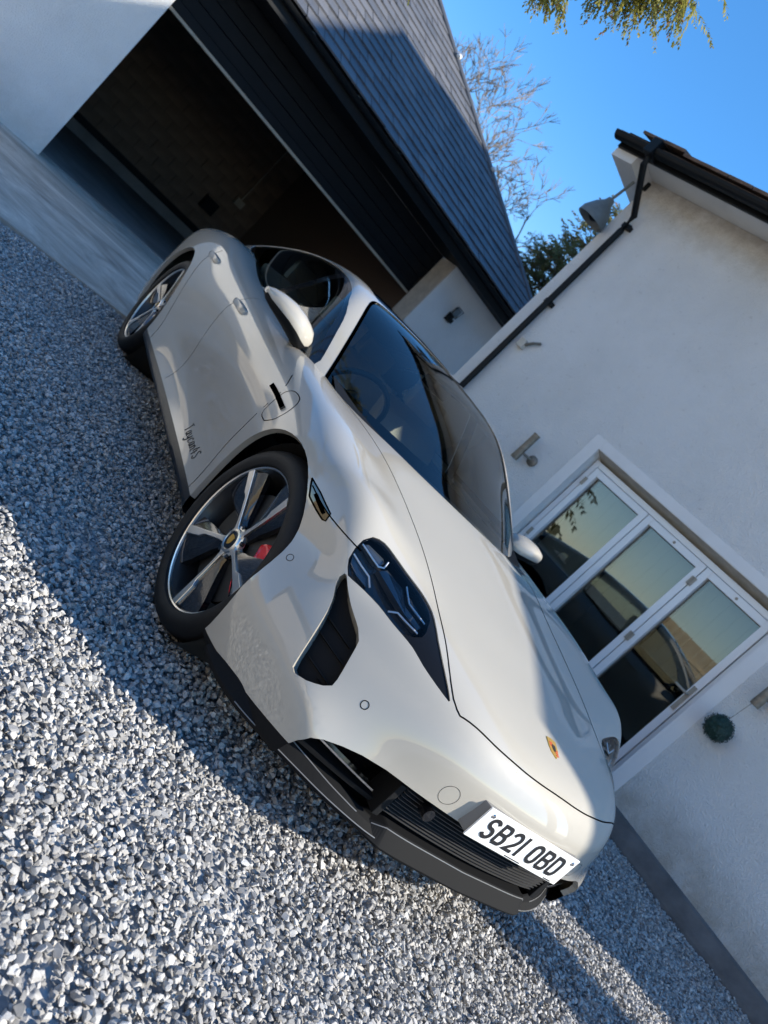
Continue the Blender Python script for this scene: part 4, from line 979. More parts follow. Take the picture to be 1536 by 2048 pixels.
# ---- curve tools on the surface
def surf(P, fn=None, off=0.0):
    P = np.array(P, float); P = snap(fn or body, P, 5); return P+unit(grad(fn or body, P))*off
def project(P2, axis, lo, fn=None, n=60, hi=None):
    """drop 2-D points (x,z) / (y,z) / (x,y) on the right half of the surface along an axis, from outside"""
    out = []
    for a, b in P2:
        if axis == 'y': o, d = np.array([a, -1.3, b]), np.array([0, 1.3, 0])
        elif axis == 'x': o, d = np.array([1.4, a, b]), np.array([-1.4, 0, 0])
        else: o, d = np.array([a, b, 1.6]), np.array([0, 0, -1.6])
        t = np.linspace(0, 1, n); v = (fn or body)(o+d*t[:, None]); i = int(np.argmax(v < 0)); lo_, hi_ = t[max(i-1, 0)], t[i]
        for _ in range(14):
            m = (lo_+hi_)/2
            if (fn or body)((o+d*m)[None])[0] < 0: hi_ = m
            else: lo_ = m
        out.append(o+d*hi_)
    return np.array(out)
def ribbon(P, w, fn=None, off=.0006):
    P = surf(P, fn, 0); n = unit(grad(fn or body, P)); t = np.gradient(P, axis=0); s_ = unit(np.cross(n, t))
    a = surf(P+s_*w/2, fn, off); b = surf(P-s_*w/2, fn, off); k = len(P)
    return np.concatenate([a, b]), [[i, i+1, k+i+1, k+i] for i in range(k-1)], np.concatenate([n, n])
def seam(P, w, parent, fn=None, name='panel_gap', mat='gap', mirror=True, off=.0006):
    A = ribbon(P, w, fn, off); o = [to_obj(A, name, mat, parent[0])]
    if mirror: o.append(to_obj(flip(A), name, mat, parent[-1]))
    return o
d3 = lambda L, st=.02, cl=False: densify(L, st, cl)
seam(project([tuple(p) for p in d3(side_b[1:])], 'z', 0), .0045, PO[BONNET])
fb = project([tuple(p) for p in d3(front_b)], 'z', 0); fbl = np.concatenate([fb, (fb*np.array([1, -1, 1]))[::-1][1:]])
seam(fbl, .0045, PO[BONNET], mirror=False)
seam(project([tuple(p) for p in d3([(.19, .712), (.30, .70), (.43, .703)])], 'y', 0), .004, PO[WING])
seam(project([tuple(p) for p in door], 'y', 0), .0045, PO[DOOR])
seam(project([(-1.66, z) for z in np.linspace(.285, .93, 40)], 'y', 0), .003, PO[DOOR])
seam(project([tuple(p) for p in densify([(-2.32, .28), (-2.34, .40), (-2.44, .60), (-2.56, .78), (-2.60, .9)], .03, False)], 'y', 0), .0045, PO[RDOOR])
ch = d3([(p[0], p[2]) for p in TR['charge']], .012, True); seam(project([tuple(p) for p in ch+ch[:1]], 'y', 0), .004, PO[CHARGE])
# black blade beside the charge flap
A = ribbon(project([tuple(p) for p in d3([(-.56, .762), (-.45, .762), (-.315, .757)], .015)], 'y', 0), .020, None, .008); wv, wf = walls(A, .009)
both(A, 'charge_blade', 'black_gloss', PO[CHARGE], .009)
# side marker bezel line
sm = [(p[0], p[2]) for p in TR['reflector']]; sm = densify(sm+sm[:1], .02, False, False); seam(project([tuple(p) for p in sm], 'y', 0), .005, RO, name='bezel', mat='black_gloss')
A = ribbon(project([tuple(p) for p in d3([(.225, .705), (.295, .69)], .012)], 'y', 0), .012, None, .003); both(A, 'light_strip', 'alu', RO)
# parking sensors and tow-eye cover
def ring(c, r_, w, par, name, mat='gap'):
    c = surf([c])[0]; n = unit(grad(body, c[None]))[0]; a = np.cross(n, [0, 0, 1.]); a /= np.linalg.norm(a); b = np.cross(n, a)
    P_ = [c+(a*math.cos(t)+b*math.sin(t))*r_ for t in np.linspace(0, 2*math.pi, 33)]; return seam(P_, w, par, name=name, mat=mat)
ring((.362, -.905, .540), .011, .0018, PO[BUMPER], 'parking_sensor'); ring((.746, -.646, .452), .0115, .0026, PO[BUMPER], 'parking_sensor')
ring((.915, -.345, .437), .031, .0012, PO[BUMPER], 'tow_cover')
# wheel arch liners
for (ax_, az_, ra) in (AF, AR):
    for sg in (-1, 1):
        m_ = MB(); m_.lathe([(.0, .52), (ra-.004, .52), (ra-.004, .885)], (ax_, 0, az_), (0, sg, 0), 40); cpart(m_.build('arch_liner', 'liner'))
m_ = MB(); m_.box((-2.5, -.80, .225), (-.35, .80, .24)); m_.box((-3.9, -.5, .225), (.6, .5, .30)); cpart(m_.build('underfloor', 'liner'))
# ---- front opening, splitter
def xf(a, z): return float(F(np.array([abs(a)]), np.array([z]))[0])
lipx = Tab([0, .2, .42, .55, .655, .72, .795, .847, .90, .925], [0, 1], np.repeat(np.array([[.902, .894, .866, .810, .745, .705, .655, .612, .545, .50]]).T, 2, 1))
def LX(a): return float(lipx(np.array([abs(a)]), np.array([0.]))[0])
def loft(rows, closed=False):
    n = len(rows[0]); V = [p for r_ in rows for p in r_]; Fc = []
    for i in range(len(rows)-1):
        for j in range(n if closed else n-1): k = (j+1) % n; Fc.append([i*n+j, i*n+k, (i+1)*n+k, (i+1)*n+j])
    if closed: Fc += [list(range(n))[::-1], [(len(rows)-1)*n+j for j in range(n)]]
    return V, Fc
def strip(name, mat, avals, prof, par=None, closed=True, bev=.003):
    V, Fc = loft([prof(a) for a in avals], closed); m_ = MB(); m_.add(V, Fc); return cpart(m_.build(name, mat, None, bev), par)
def ll(a, lo, hi): return min(max((abs(a)-lo)/(hi-lo), 0), 1)
LPATH = [(.902, 0), (.901, .08), (.894, .2), (.884, .31), (.866, .42), (.812, .55), (.748, .655), (.700, .728), (.652, .795), (.604, .848), (.548, .884), (.49, .905), (.44, .914), (.405, .916)]
_lp = densify([(x, -y) for x, y in LPATH[:0:-1]]+[(x, y) for x, y in LPATH], .022, False); LP = np.array(_lp)[::-1]
LN = np.gradient(LP, axis=0); LN = np.column_stack([LN[:, 1], -LN[:, 0]]); LN /= np.linalg.norm(LN, axis=1)[:, None]; LN *= np.sign((LN*LP).sum(1))[:, None]
def lip_at(i):
    (x, y), (nx, ny) = LP[i], LN[i]; a = abs(y); t = ll(a, .30, .50); e = min(ll(.64-x, -.18, .20), 1); h = (.052+.030*t)*(1-.62*e); dp = .20-.16*e; inn = .055*(1-.5*e); zc = .184
    q = lambda d_, z: (x-nx*d_, y-ny*d_, z)
    return [q(dp, .176), q(0, .180), q(-.004, zc+.010), q(.016+.012*t*(1-e), zc+h), q(min(inn+.02*t, dp*.8), zc+h+.008), q(dp, zc+h+.010)]
rows_ = [lip_at(i) for i in range(len(LP))]; V, Fc = loft(rows_, True); m_ = MB(); m_.add(V, Fc); LIP = cpart(m_.build('front_splitter', 'lip', None, .003))
m_ = MB(); tr_ = [(LP[i][0]-LN[i][0]*.03, LP[i][1]-LN[i][1]*.03) for i in range(len(LP)) if LP[i][0] > .42]; ku = len(tr_)
m_.add([(x, y, .186) for x, y in tr_]+[(.30, y*.6, .186) for x, y in tr_]+[(x, y, .181) for x, y in tr_]+[(.30, y*.6, .181) for x, y in tr_], [(i, i+1, ku+i+1, ku+i) for i in range(ku-1)]+[(2*ku+i, 3*ku+i, 3*ku+i+1, 2*ku+i+1) for i in range(ku-1)]); cpart(m_.build('undertray', 'liner'))
# centre blade of the splitter: slightly proud trapezoid with a raised lower lip
def blade_prof(a):
    x = LX(a); e = ll(a, .36, .455); zt = .238-.045*e
    return [(x-.06, a, .174), (x+.013-.03*e, a, .176), (x+.016-.03*e, a, .184), (x-.004-.006*(1-e)-.03*e, a, zt-.006), (x-.012-.03*e, a, zt), (x-.07, a, zt)]
strip('splitter_blade', 'lip', [float(v) for v in np.linspace(-.455, .455, 131)], blade_prof, LIP, True, 0)
# pale slivers standing in for the sun glint along the splitter edges
def glint(avals, pt, par):
    m_ = MB(); m_.tube([Vector(pt(a)) for a in avals], .0017, 6); cpart(m_.build('edge_glint', 'glint'), par)
glint([i for i in range(len(LP)) if LP[i][0] > .60], lambda i: lip_at(i)[2], LIP); glint([float(v) for v in np.linspace(-.40, .40, 41)], lambda a: blade_prof(a)[3], LIP)
for sg in (-1, 1): glint([i for i in range(len(LP)) if .45 < sg*LP[i][1] < .72], lambda i: lip_at(i)[3], LIP)
# grille: black recess, ribs in the middle, side inlets with bright blade
def rec(a): return [(xf(a, .40)-.012, a, .40), (xf(a, .36)-.16, a, .39), (xf(a, .25)-.18, a, .24), (LX(a)-.14, a, .235)]
GRL = strip('grille', 'black_gloss', [float(v) for v in np.linspace(-.74, .74, 50)], rec, None, False, 0)
for k in range(9):
    z0 = .256+k*.0122
    strip('grille_rib', 'rib', [float(v) for v in np.linspace(-.40, .40, 33)], lambda a: [(xf(a, z0)-.075-.004*k*0, a, z0), (xf(a, z0)-.040+.0*k, a, z0+.001), (xf(a, z0)-.038, a, z0+.0045), (xf(a, z0)-.075, a, z0+.007)], GRL, True, .001)
for sg in (-1, 1):
    strip('inlet_blade', 'chrome', [sg*float(v) for v in np.linspace(.465, .70, 24)], lambda a: [(xf(a, .29)-.075, a, .285+.02*ll(a, .45, .7)), (xf(a, .29)-.045, a, .283+.02*ll(a, .45, .7)), (xf(a, .29)-.044, a, .289+.02*ll(a, .45, .7)), (xf(a, .29)-.075, a, .291+.02*ll(a, .45, .7))], GRL, True, .001)
    strip('inlet_vane', 'black_matt', [sg*float(v) for v in np.linspace(.42, .70, 24)], lambda a: [(xf(a, .27)-.11, a, .250), (xf(a, .27)-.062, a, .247), (xf(a, .27)-.060, a, .262), (xf(a, .27)-.11, a, .268)], GRL, True, .002)
    m_ = MB(); m_.box((xf(.43, .3)-.12, min(sg*.405, sg*.43), .24), (xf(.43, .3)-.03, max(sg*.405, sg*.43), .36)); cpart(m_.build('grille_divider', 'black_matt', None, .004), GRL)
m_ = MB(); m_.tube([(xf(.335, .36)-.03, -.335, .350), (xf(.335, .36)+.004, -.335, .352)], .02, 14); cpart(m_.build('radar_sensor', 'black_gloss'), GRL)
# fins in the air ducts
for sg, D in ((-1, DO[0]), (1, DO[1])):
    for (pa, pb) in TR['vane']:
        A1, B1 = np.array(pa), np.array(pb); V = []
        for t in np.linspace(0, 1, 9):
            p = surf([A1+(B1-A1)*t])[0]; n = unit(grad(body, p[None]))[0]; V.append((p-n*.056, p-n*.040))
        m_ = MB(lambda v, s=sg: Vector((v.x, v.y*-s if s > 0 else v.y, v.z)))
        th = Vector((.007, .003, -.004))
        for i in range(8):
            a, b, c2, d_ = V[i][0], V[i][1], V[i+1][1], V[i+1][0]; q = [Vector(a), Vector(b), Vector(c2), Vector(d_)]; m_.add(q+[x+th for x in q], SF)
        cpart(m_.build('duct_vane', 'black_matt'), D)
# ---- lamp modules: four light-guide hooks and blue reflector blocks behind the cover
hn_ = unit(np.array([[.55, -.45, .70]]))[0]
def lamp_pt(px): p = surf([px])[0]; n = unit(grad(body, p[None]))[0]; return p, n
for sg, par in ((-1, SO[0]), (1, SO[1])):
    mir = (lambda v: v) if sg < 0 else (lambda v: Vector((v[0], -v[1], v[2])))
    for pl_ in TR['led']:
        pts = [lamp_pt(p)[0]-lamp_pt(p)[1]*.020 for p in densify(pl_, .01, False, False)]
        m_ = MB(); m_.tube([mir(Vector(p)) for p in pts], .0029, 6); cpart(m_.build('light_guide', 'led'), par)
    for bl in TR['block']:
        q = [lamp_pt(p) for p in bl]; m_ = MB(); t_ = [mir(Vector(p-n*.030)) for p, n in q]; b_ = [mir(Vector(p-n*.056)) for p, n in q]; k = len(q)
        m_.add(t_+b_, [list(range(k)), list(range(k, 2*k))[::-1]]+[[i, (i+1) % k, k+(i+1) % k, k+i] for i in range(k)]); cpart(m_.build('lamp_module', 'lamp_blue', None, .003), par)
# ---- number plate on its plinth
PX, PZ, PW, PH = .965, .441, .245, .0555
m_ = MB(); m_.box((PX-.006, -PW, PZ-PH), (PX, PW, PZ+PH)); PL = cpart(m_.build('number_plate', 'white', None, .002))
m_ = MB(); m_.add([(PX-.007, -PW+.004, PZ-PH+.002), (PX-.007, PW-.004, PZ-PH+.002), (PX-.007, PW-.004, PZ+PH-.002), (PX-.007, -PW+.004, PZ+PH-.002), (PX-.10, -PW-.045, PZ-PH+.015), (PX-.10, PW+.045, PZ-PH+.015), (PX-.09, PW+.02, PZ+PH-.006), (PX-.09, -PW-.045, PZ+PH-.004)], SF)
cpart(m_.build('plate_plinth', 'plinth_grey', None, .006))
def glyph(strokes, x0, w, h, th, org, ex, ey, en, name, mat, par):
    """letters from pen strokes, built as flat raised ribbons"""
    m_ = MB(); en = Vector(en)
    for si, st in enumerate(strokes):
        P_ = [Vector(org)+Vector(ex)*(x0+p[0]*w)+Vector(ey)*(p[1]*h)+en*(.0004*si+.00004*pi) for pi, p in enumerate(st)]; L_, R_ = [], []
        for i, p in enumerate(P_):
            a = (p-P_[i-1]).normalized() if i else None; b = (P_[i+1]-p).normalized() if i+1 < len(P_) else None
            if a is None: a = b
            if b is None: b = a
            if (a+b).length < .1: b = a
            t = (a+b).normalized(); s_ = en.cross(t); q = th/2/max(.45, t.dot(b)); L_.append(p+s_*q); R_.append(p-s_*q)
        k = len(P_); V = L_+R_+[v+en*.0012 for v in L_+R_]; Fc = []
        for i in range(k-1): Fc += [(i, i+1, k+i+1, k+i), (2*k+i, 3*k+i, 3*k+i+1, 2*k+i+1), (i, 2*k+i, 2*k+i+1, i+1), (k+i, k+i+1, 3*k+i+1, 3*k+i)]
        Fc += [(0, k, 3*k, 2*k), (k-1, 3*k-1, 4*k-1, 2*k-1)][:1]+[(k-1, 2*k-1, 4*k-1, 3*k-1)]
        m_.add(V, Fc)
    return cpart(m_.build(name, mat), par)
def arc(cx, cy, rx, ry, a0, a1, n=8): return [(cx+rx*math.cos(R(a0+(a1-a0)*i/n)), cy+ry*math.sin(R(a0+(a1-a0)*i/n))) for i in range(n+1)]
k_ = .12
GLY = {
 'S': [arc(.5, .71, .38, .21, 15, 180)+arc(.5, .71, .38, .2, 180, 262, 4)+arc(.5, .29, .38, .22, 82, 0, 5)+arc(.5, .29, .38, .21, 0, -165)],
 'B': [[(.12, 0.08), (.12, .92), (.6, .92)]+arc(.64, .72, .24, .2, 80, -80, 6)+[(.12, .52)], [(.5, .52)]+arc(.62, .30, .28, .22, 75, -75, 6)+[(.12, .08)]],
 '2': [arc(.5, .68, .38, .24, 170, 0)+[(.86, .6), (.72, .42), (.14, .08), (.92, .08)]],
 '1': [[(.5, 0), (.5, 1)]],
 'O': [[(.12, .3)]+arc(.5, .3, .38, .22, 180, 360, 8)+[(.88, .7)]+arc(.5, .7, .38, .22, 0, 180, 8)+[(.12, .29)]],
 'D': [[(.12, .08), (.12, .92), (.5, .92)]+arc(.55, .65, .33, .27, 85, 0, 5)+arc(.55, .35, .33, .27, 0, -85, 5)+[(.10, .08)]]}
x = -.206
for ch_ in 'SB21 OBD':
    if ch_ == ' ': x += .026; continue
    w = .016 if ch_ == '1' else .049
    glyph(GLY[ch_], x, w, .076, .0122, (PX+.0004, 0, PZ-.038), (0, 1, 0), (0, 0, 1), (1, 0, 0), 'plate_character', 'black_ink', PL); x += w+.0115
m_ = MB(); m_.box((PX, -.045, PZ-.052), (PX+.0008, .035, PZ-.0485)); m_.box((PX, .175, PZ-.053), (PX+.0008, .215, PZ-.0495)); cpart(m_.build('plate_print', 'black_ink'), PL)
for yy in (-.215, .225):
    m_ = MB(); m_.lathe([(0, .004), (.006, .003), (.008, 0)], (PX, yy, PZ+.036), (1, 0, 0), 12); cpart(m_.build('plate_screw', 'chrome'), PL)
# ---- bonnet crest
cc = surf([(.775, 0, .68)])[0]; cn = unit(grad(body, cc[None]))[0]; cx = Vector((cn[0]*0, 1, 0)); cy = Vector(np.cross(cn, [0, 1, 0])); cy = -cy if cy.x > 0 else cy
def shield(s_): return [(-.5*s_, .5*s_*1.28), (0, .56*s_*1.28), (.5*s_, .5*s_*1.28), (.5*s_, .05*s_), (.38*s_, -.35*s_), (0, -.66*s_), (-.38*s_, -.35*s_), (-.5*s_, .05*s_)]
def cr_pt(p, h): return Vector(cc)+cx*p[0]+cy*p[1]+Vector(cn)*h
m_ = MB(); m_.prism([cr_pt(p, .0) for p in shield(.052)], Vector(cn)*.003); CRE = cpart(m_.build('bonnet_crest', 'gold', None, .0008))
for q, mt in (((-.021, .004, -.003, .022), 'crest_red'), ((.003, -.024, .019, .001), 'crest_red')):
    for k in range(3):
        a, b, c_, d_ = q; y0 = b+(d_-b)*(k/3); m_ = MB(); m_.prism([cr_pt((min(a, c_), y0), .003), cr_pt((max(a, c_), y0), .003), cr_pt((max(a, c_), y0+abs(d_-b)*.17), .003), cr_pt((min(a, c_), y0+abs(d_-b)*.17), .003)], Vector(cn)*.0008); cpart(m_.build('crest_stripe', mt), CRE)
m_ = MB(); m_.prism([cr_pt((p[0]*.36, p[1]*.36), .003) for p in shield(.052)], Vector(cn)*.0015); cpart(m_.build('crest_centre', 'black_ink'), CRE)
# ---- script on the front doors
SCR = ['T', 'a', 'y', 'c', 'a', 'n', '4', 'S']
PEN = {'T': [[(0, .95), (.8, 1.02)], [(.42, 1.0), (.36, .1), (.3, 0)]],
 'a': [[(.75, .52), (.4, .6), (.08, .35), (.15, .05), (.45, .05), (.75, .5)], [(.78, .58), (.74, .1), (.95, .02)]],
 'y': [[(.08, .58), (.15, .15), (.4, .05), (.75, .35)], [(.82, .58), (.7, -.1), (.35, -.4), (.1, -.25)]],
 'c': [[(.8, .5), (.45, .6), (.12, .35), (.18, .05), (.5, .0), (.85, .12)]],
 'n': [[(.1, .58), (.12, 0)], [(.13, .35), (.45, .6), (.7, .45), (.72, .05), (.95, .02)]],
 '4': [[(.5, .98), (.08, .35), (.9, .35)], [(.68, .7), (.62, 0)]],
 'S': [[(.85, .88), (.5, 1.0), (.2, .78), (.5, .52), (.8, .28), (.5, .0), (.1, .12)]]}
for sg in (-1, 1):
    ux = -.985; m_ = MB()
    L0 = -.985 if sg < 0 else -.66
    for ch_ in SCR:
        w = {'T': .040, '4': .040, 'S': .042}.get(ch_, .037)
        for st in PEN[ch_]:
            P_ = []
            for (a, b) in densify(st, .06, False):
                xx = L0+(-sg if sg > 0 else 1)*0; xx = (ux+a*w*.92+b*.010) if sg < 0 else (-.66-(ux+.985)-a*w*.92-b*.010)
                P_.append((xx, .312+b*.048))
            Q3 = project(P_, 'y', 0)+np.array([0, -.0008, 0]); m_.tube([Vector(p)*1 if sg < 0 else Vector((p[0], -p[1], p[2])) for p in Q3], .0024, 5)
        ux += w*1.08
    cpart(m_.build('model_script', 'black_ink'), PO[DOOR][0 if sg < 0 else 1])
# ---- door handles
for sg in (-1, 1):
    for (xh, zh, DD) in ((-1.565, .815, DOOR), (-2.50, .845, RDOOR)):
        c = project([(xh, zh)], 'y', 0)[0]; m_ = MB(); y = c[1]*-sg if sg > 0 else c[1]; s_ = sg
        pr_ = []
        for i, t in enumerate(np.linspace(-1, 1, 13)):
            xx = xh+.125*t; cy_ = project([(xx, zh)], 'y', 0)[0][1]; d_ = .016*(1-abs(t)**4)+.004; hh = .020*(1-.25*abs(t)**3)
            pr_.append([(xx, (cy_+.01)*-s_*1 if s_ > 0 else cy_+.01, zh-hh), (xx, s_*(abs(cy_)+d_), zh-hh*.75), (xx, s_*(abs(cy_)+d_+.004), zh), (xx, s_*(abs(cy_)+d_), zh+hh*.8), (xx, s_*(abs(cy_)-.01), zh+hh)])
        V, Fc = loft(pr_, True); m_.add(V, Fc, True); cpart(m_.build('door_handle', 'paint'), PO[DD][0 if sg < 0 else 1])
# ---- greenhouse
GREEN, WS, GF_, GR_, ROOFG, PIL = range(6)
dl_top = [(-.70, .80), (-.80, .905), (-.833, .942), (-1.001, 1.056), (-1.164, 1.157), (-1.30, 1.217), (-1.424, 1.258), (-1.672, 1.293), (-1.945, 1.306), (-2.258, 1.298), (-2.59, 1.258), (-2.962, 1.166), (-3.159, 1.10), (-3.27, 1.05)]
dl = [tuple(p) for p in densify(dl_top, .05, False)]+[(-3.24, 1.03), (-3.0, 1.0), (-2.6, .80)]
gside = lambda c, n: n.y < -.25
cut(gm, GL, dl, 'y', PIL, gside)
cut(gm, GL, [tuple(p) for p in densify([(-.855, .90), (-.865, .942), (-1.02, 1.046), (-1.17, 1.143), (-1.30, 1.203), (-1.424, 1.243), (-1.60, 1.272)], .05, False)]+[(-1.70, 1.28), (-1.74, .7), (-.855, .7)], 'y', GF_, gside)
cut(gm, GL, [tuple(p) for p in densify([(-1.80, 1.288), (-1.945, 1.292), (-2.258, 1.284), (-2.59, 1.244), (-2.93, 1.158), (-3.12, 1.09), (-3.20, 1.055)], .05, False)]+[(-3.0, 1.03), (-2.4, .7), (-1.84, .7)], 'y', GR_, gside)
wsp = [(-.15, .1), (-.15, -.35), (-.45, -.62), (-.70, -.728), (-.742, -.722), (-.848, -.693), (-1.012, -.650), (-1.279, -.578), (-1.378, -.536), (-1.418, -.49), (-1.428, -.40), (-1.42, -.2), (-1.415, 0), (-1.415, .1)]
cut(gm, GL, [tuple(p) for p in densify(wsp[3:12], .05, False)]+wsp[12:]+wsp[:3], 'z', WS, lambda c, n: c.x > -1.6 and n.z > .1)
cut(gm, GL, [(-1.445, .1), (-1.445, -.40), (-1.46, -.485), (-1.52, -.50), (-2.2, -.475), (-2.9, -.42), (-3.1, -.36), (-3.15, .1)], 'z', ROOFG, lambda c, n: n.z > .4)
gm.normal_update(); C = np.array([fc.calc_center_median()[:] for fc in gm.faces]); bv = body(C)
for fc, d in zip(gm.faces, bv):
    if d < -.06 or (fc.normal.z < -.3): fc[GL] = 9
gm.verts.index_update()
A = shell_arrays(gm, GL, GREEN, green); RO_ = to_obj(joined(A, flip(A)), 'roof_frame', 'paint', None, .02)
A = shell_arrays(gm, GL, WS, green, .003); WSO = to_obj(joined(A, flip(A)), 'windscreen', 'glass')
A = shell_arrays(gm, GL, ROOFG, green, .002); to_obj(joined(A, flip(A)), 'roof_glass', 'roofglass')
A = shell_arrays(gm, GL, PIL, green, .004); both(A, 'window_frame', 'black_gloss')
A = shell_arrays(gm, GL, GF_, green, .006); both(A, 'front_window', 'glass')
A = shell_arrays(gm, GL, GR_, green, .006); both(A, 'rear_window', 'glass')
wsl = project([tuple(p) for p in densify(wsp[3:13], .03, False)], 'z', 0, green); fr_ = ribbon(wsl, .016, green, .0008); to_obj(joined(fr_, flip(fr_)), 'screen_seal', 'black_gloss', WSO)
# black cowl and wipers at the base of the screen
def cowl(a): 
    x0 = -.48-.20*ll(a, .25, .74)**1.6
    zb = float(H(np.array([x0]), np.array([abs(a)]))[0]); return [(x0+.06, a, zb-.012), (x0, a, zb+.004), (x0-.10, a, zb+.03), (x0-.16, a, zb+.02)]
strip('scuttle', 'black_matt', [float(v) for v in np.linspace(-.70, .70, 40)], cowl, None, False, 0)
# roof aerial fin / mirror housing behind the screen
m_ = MB(); m_.box((-1.36, -.06, 1.20), (-1.24, .06, 1.255)); cpart(m_.build('sensor_pod', 'black_matt', None, .012), WSO)
# ---- door mirrors
def mirror(sg):
    def mp(p): return Vector((1.09*p[0]-.204, sg*(1.09*p[1]-.188), 1.09*p[2]-.1005))
    # (y, x-front, x-back, z-low, z-high)
    st = [(.905, -.700, -.66, .945, .985), (.925, -.640, -.745, .918, 1.012), (.96, -.618, -.765, .922, 1.026), (1.00, -.606, -.775, .934, 1.038), (1.05, -.61, -.775, .948, 1.043), (1.10, -.635, -.77, .960, 1.036), (1.135, -.668, -.765, .972, 1.024), (1.155, -.70, -.755, .988, 1.012)]
    rows = []
    for (y, xa, xb, zl, zh) in st:
        cx_, rx, cz, rz = (xa+xb)/2, abs(xa-xb)/2, (zl+zh)/2, (zh-zl)/2
        rows.append([mp((cx_+rx*math.copysign(abs(math.cos(t))**.75, math.cos(t)), y, cz+rz*math.copysign(abs(math.sin(t))**.75, math.sin(t)))) for t in np.linspace(0, 2*math.pi, 24, endpoint=False)])
    V, Fc = loft(rows, True); m1 = MB(); m1.add(V, Fc, True); o = m1.build('mirror', 'paint'); cpart(o)
    # black lower shell
    rows = []
    for (y, xa, xb, zl, zh) in st:
        cx_, rx, cz, rz = (xa+xb)/2, abs(xa-xb)/2+.0035, (zl+zh)/2, (zh-zl)/2+.0035
        rows.append([mp((cx_+rx*math.copysign(abs(math.cos(t))**.75, math.cos(t)), y, cz+rz*math.copysign(abs(math.sin(t))**.75, math.sin(t)))) for t in np.linspace(R(162), R(346), 18)])
    V, Fc = loft(rows); m1 = MB(); m1.add(V, Fc, True); cpart(m1.build('lower_shell', 'black_matt'), o)
    m1 = MB(); V, Fc = loft([[mp(p) for p in ((-.66, .95, .935), (-.74, .95, .93), (-.745, .95, .915), (-.66, .95, .915))], [mp(p) for p in ((-.66, .90, .925), (-.78, .90, .92), (-.785, .90, .89), (-.67, .90, .89))], [mp(p) for p in ((-.70, .83, .90), (-.84, .83, .90), (-.84, .83, .87), (-.70, .83, .87))]], True); m1.add(V, Fc); cpart(m1.build('mirror_foot', 'black_matt', None, .008), o)
    return o
mirror(-1); mirror(1)
# ---- cabin
m_ = MB(); m_.box((-3.2, -.74, .45), (-.6, .74, .5)); m_.box((-3.25, -.70, .5), (-3.1, .70, .95)); CAB = cpart(m_.build('cabin_tub', 'interior'))
for sg in (-1, 1):
    m_ = MB(); m_.box((-3.1, min(sg*.72, sg*.75), .5), (-.7, max(sg*.72, sg*.75), .90)); cpart(m_.build('door_card', 'interior'))
m_ = MB(); V, Fc = loft([[(-.55, a, .86), (-.80, a, .925), (-1.0, a, .91), (-1.06, a, .84), (-1.0, a, .6), (-.55, a, .6)] for a in (-.70, -.35, 0, .35, .70)], True); m_.add(V, Fc); cpart(m_.build('dashboard', 'interior', None, .02))
m_ = MB()
sw = Vector((-1.14, -.37, .88)); ta = Vector((-.90, 0, .42)).normalized(); m_.tube([sw+(Vector((0, 1, 0))*math.cos(t)+ta.cross(Vector((0, 1, 0)))*math.sin(t))*.18 for t in np.linspace(0, 2*math.pi, 33)], .015, 8, False); m_.tube([sw+Vector((0, -.17, 0)), sw+Vector((0, .17, 0))], .018, 6); m_.tube([sw, sw-ta.cross(Vector((0, 1, 0)))*-.17], .018, 6); m_.sphere(sw, .06, 10, 8, (.6, 1, 1)); cpart(m_.build('steering_wheel', 'wheelrim_leather'))
def seat(x, y, w, rear=False):
    m_ = MB(); prof = [(x+.45, .50), (x+.48, .60), (x+.40, .66), (x+.02, .63), (x-.16, .98), (x-.22, 1.06), (x-.28, 1.04), (x-.14, .60), (x-.08, .50)]
    V, Fc = loft([[(a, y+t*w, b+(.0 if abs(t) < .8 else -.02)) for a, b in prof] for t in (-1, -.8, -.3, .3, .8, 1)], True); m_.add(V, Fc)
    o = cpart(m_.build('seat' if not rear else 'rear_seat', 'seat', None, .02))
    m_ = MB(); m_.box((x-.30, y-w*.5, 1.05), (x-.20, y+w*.5, 1.20)); cpart(m_.build('headrest', 'seat', None, .03), o)
seat(-1.62, -.37, .25); seat(-1.62, .37, .25); seat(-2.55, -.35, .28, True); seat(-2.55, .35, .28, True)
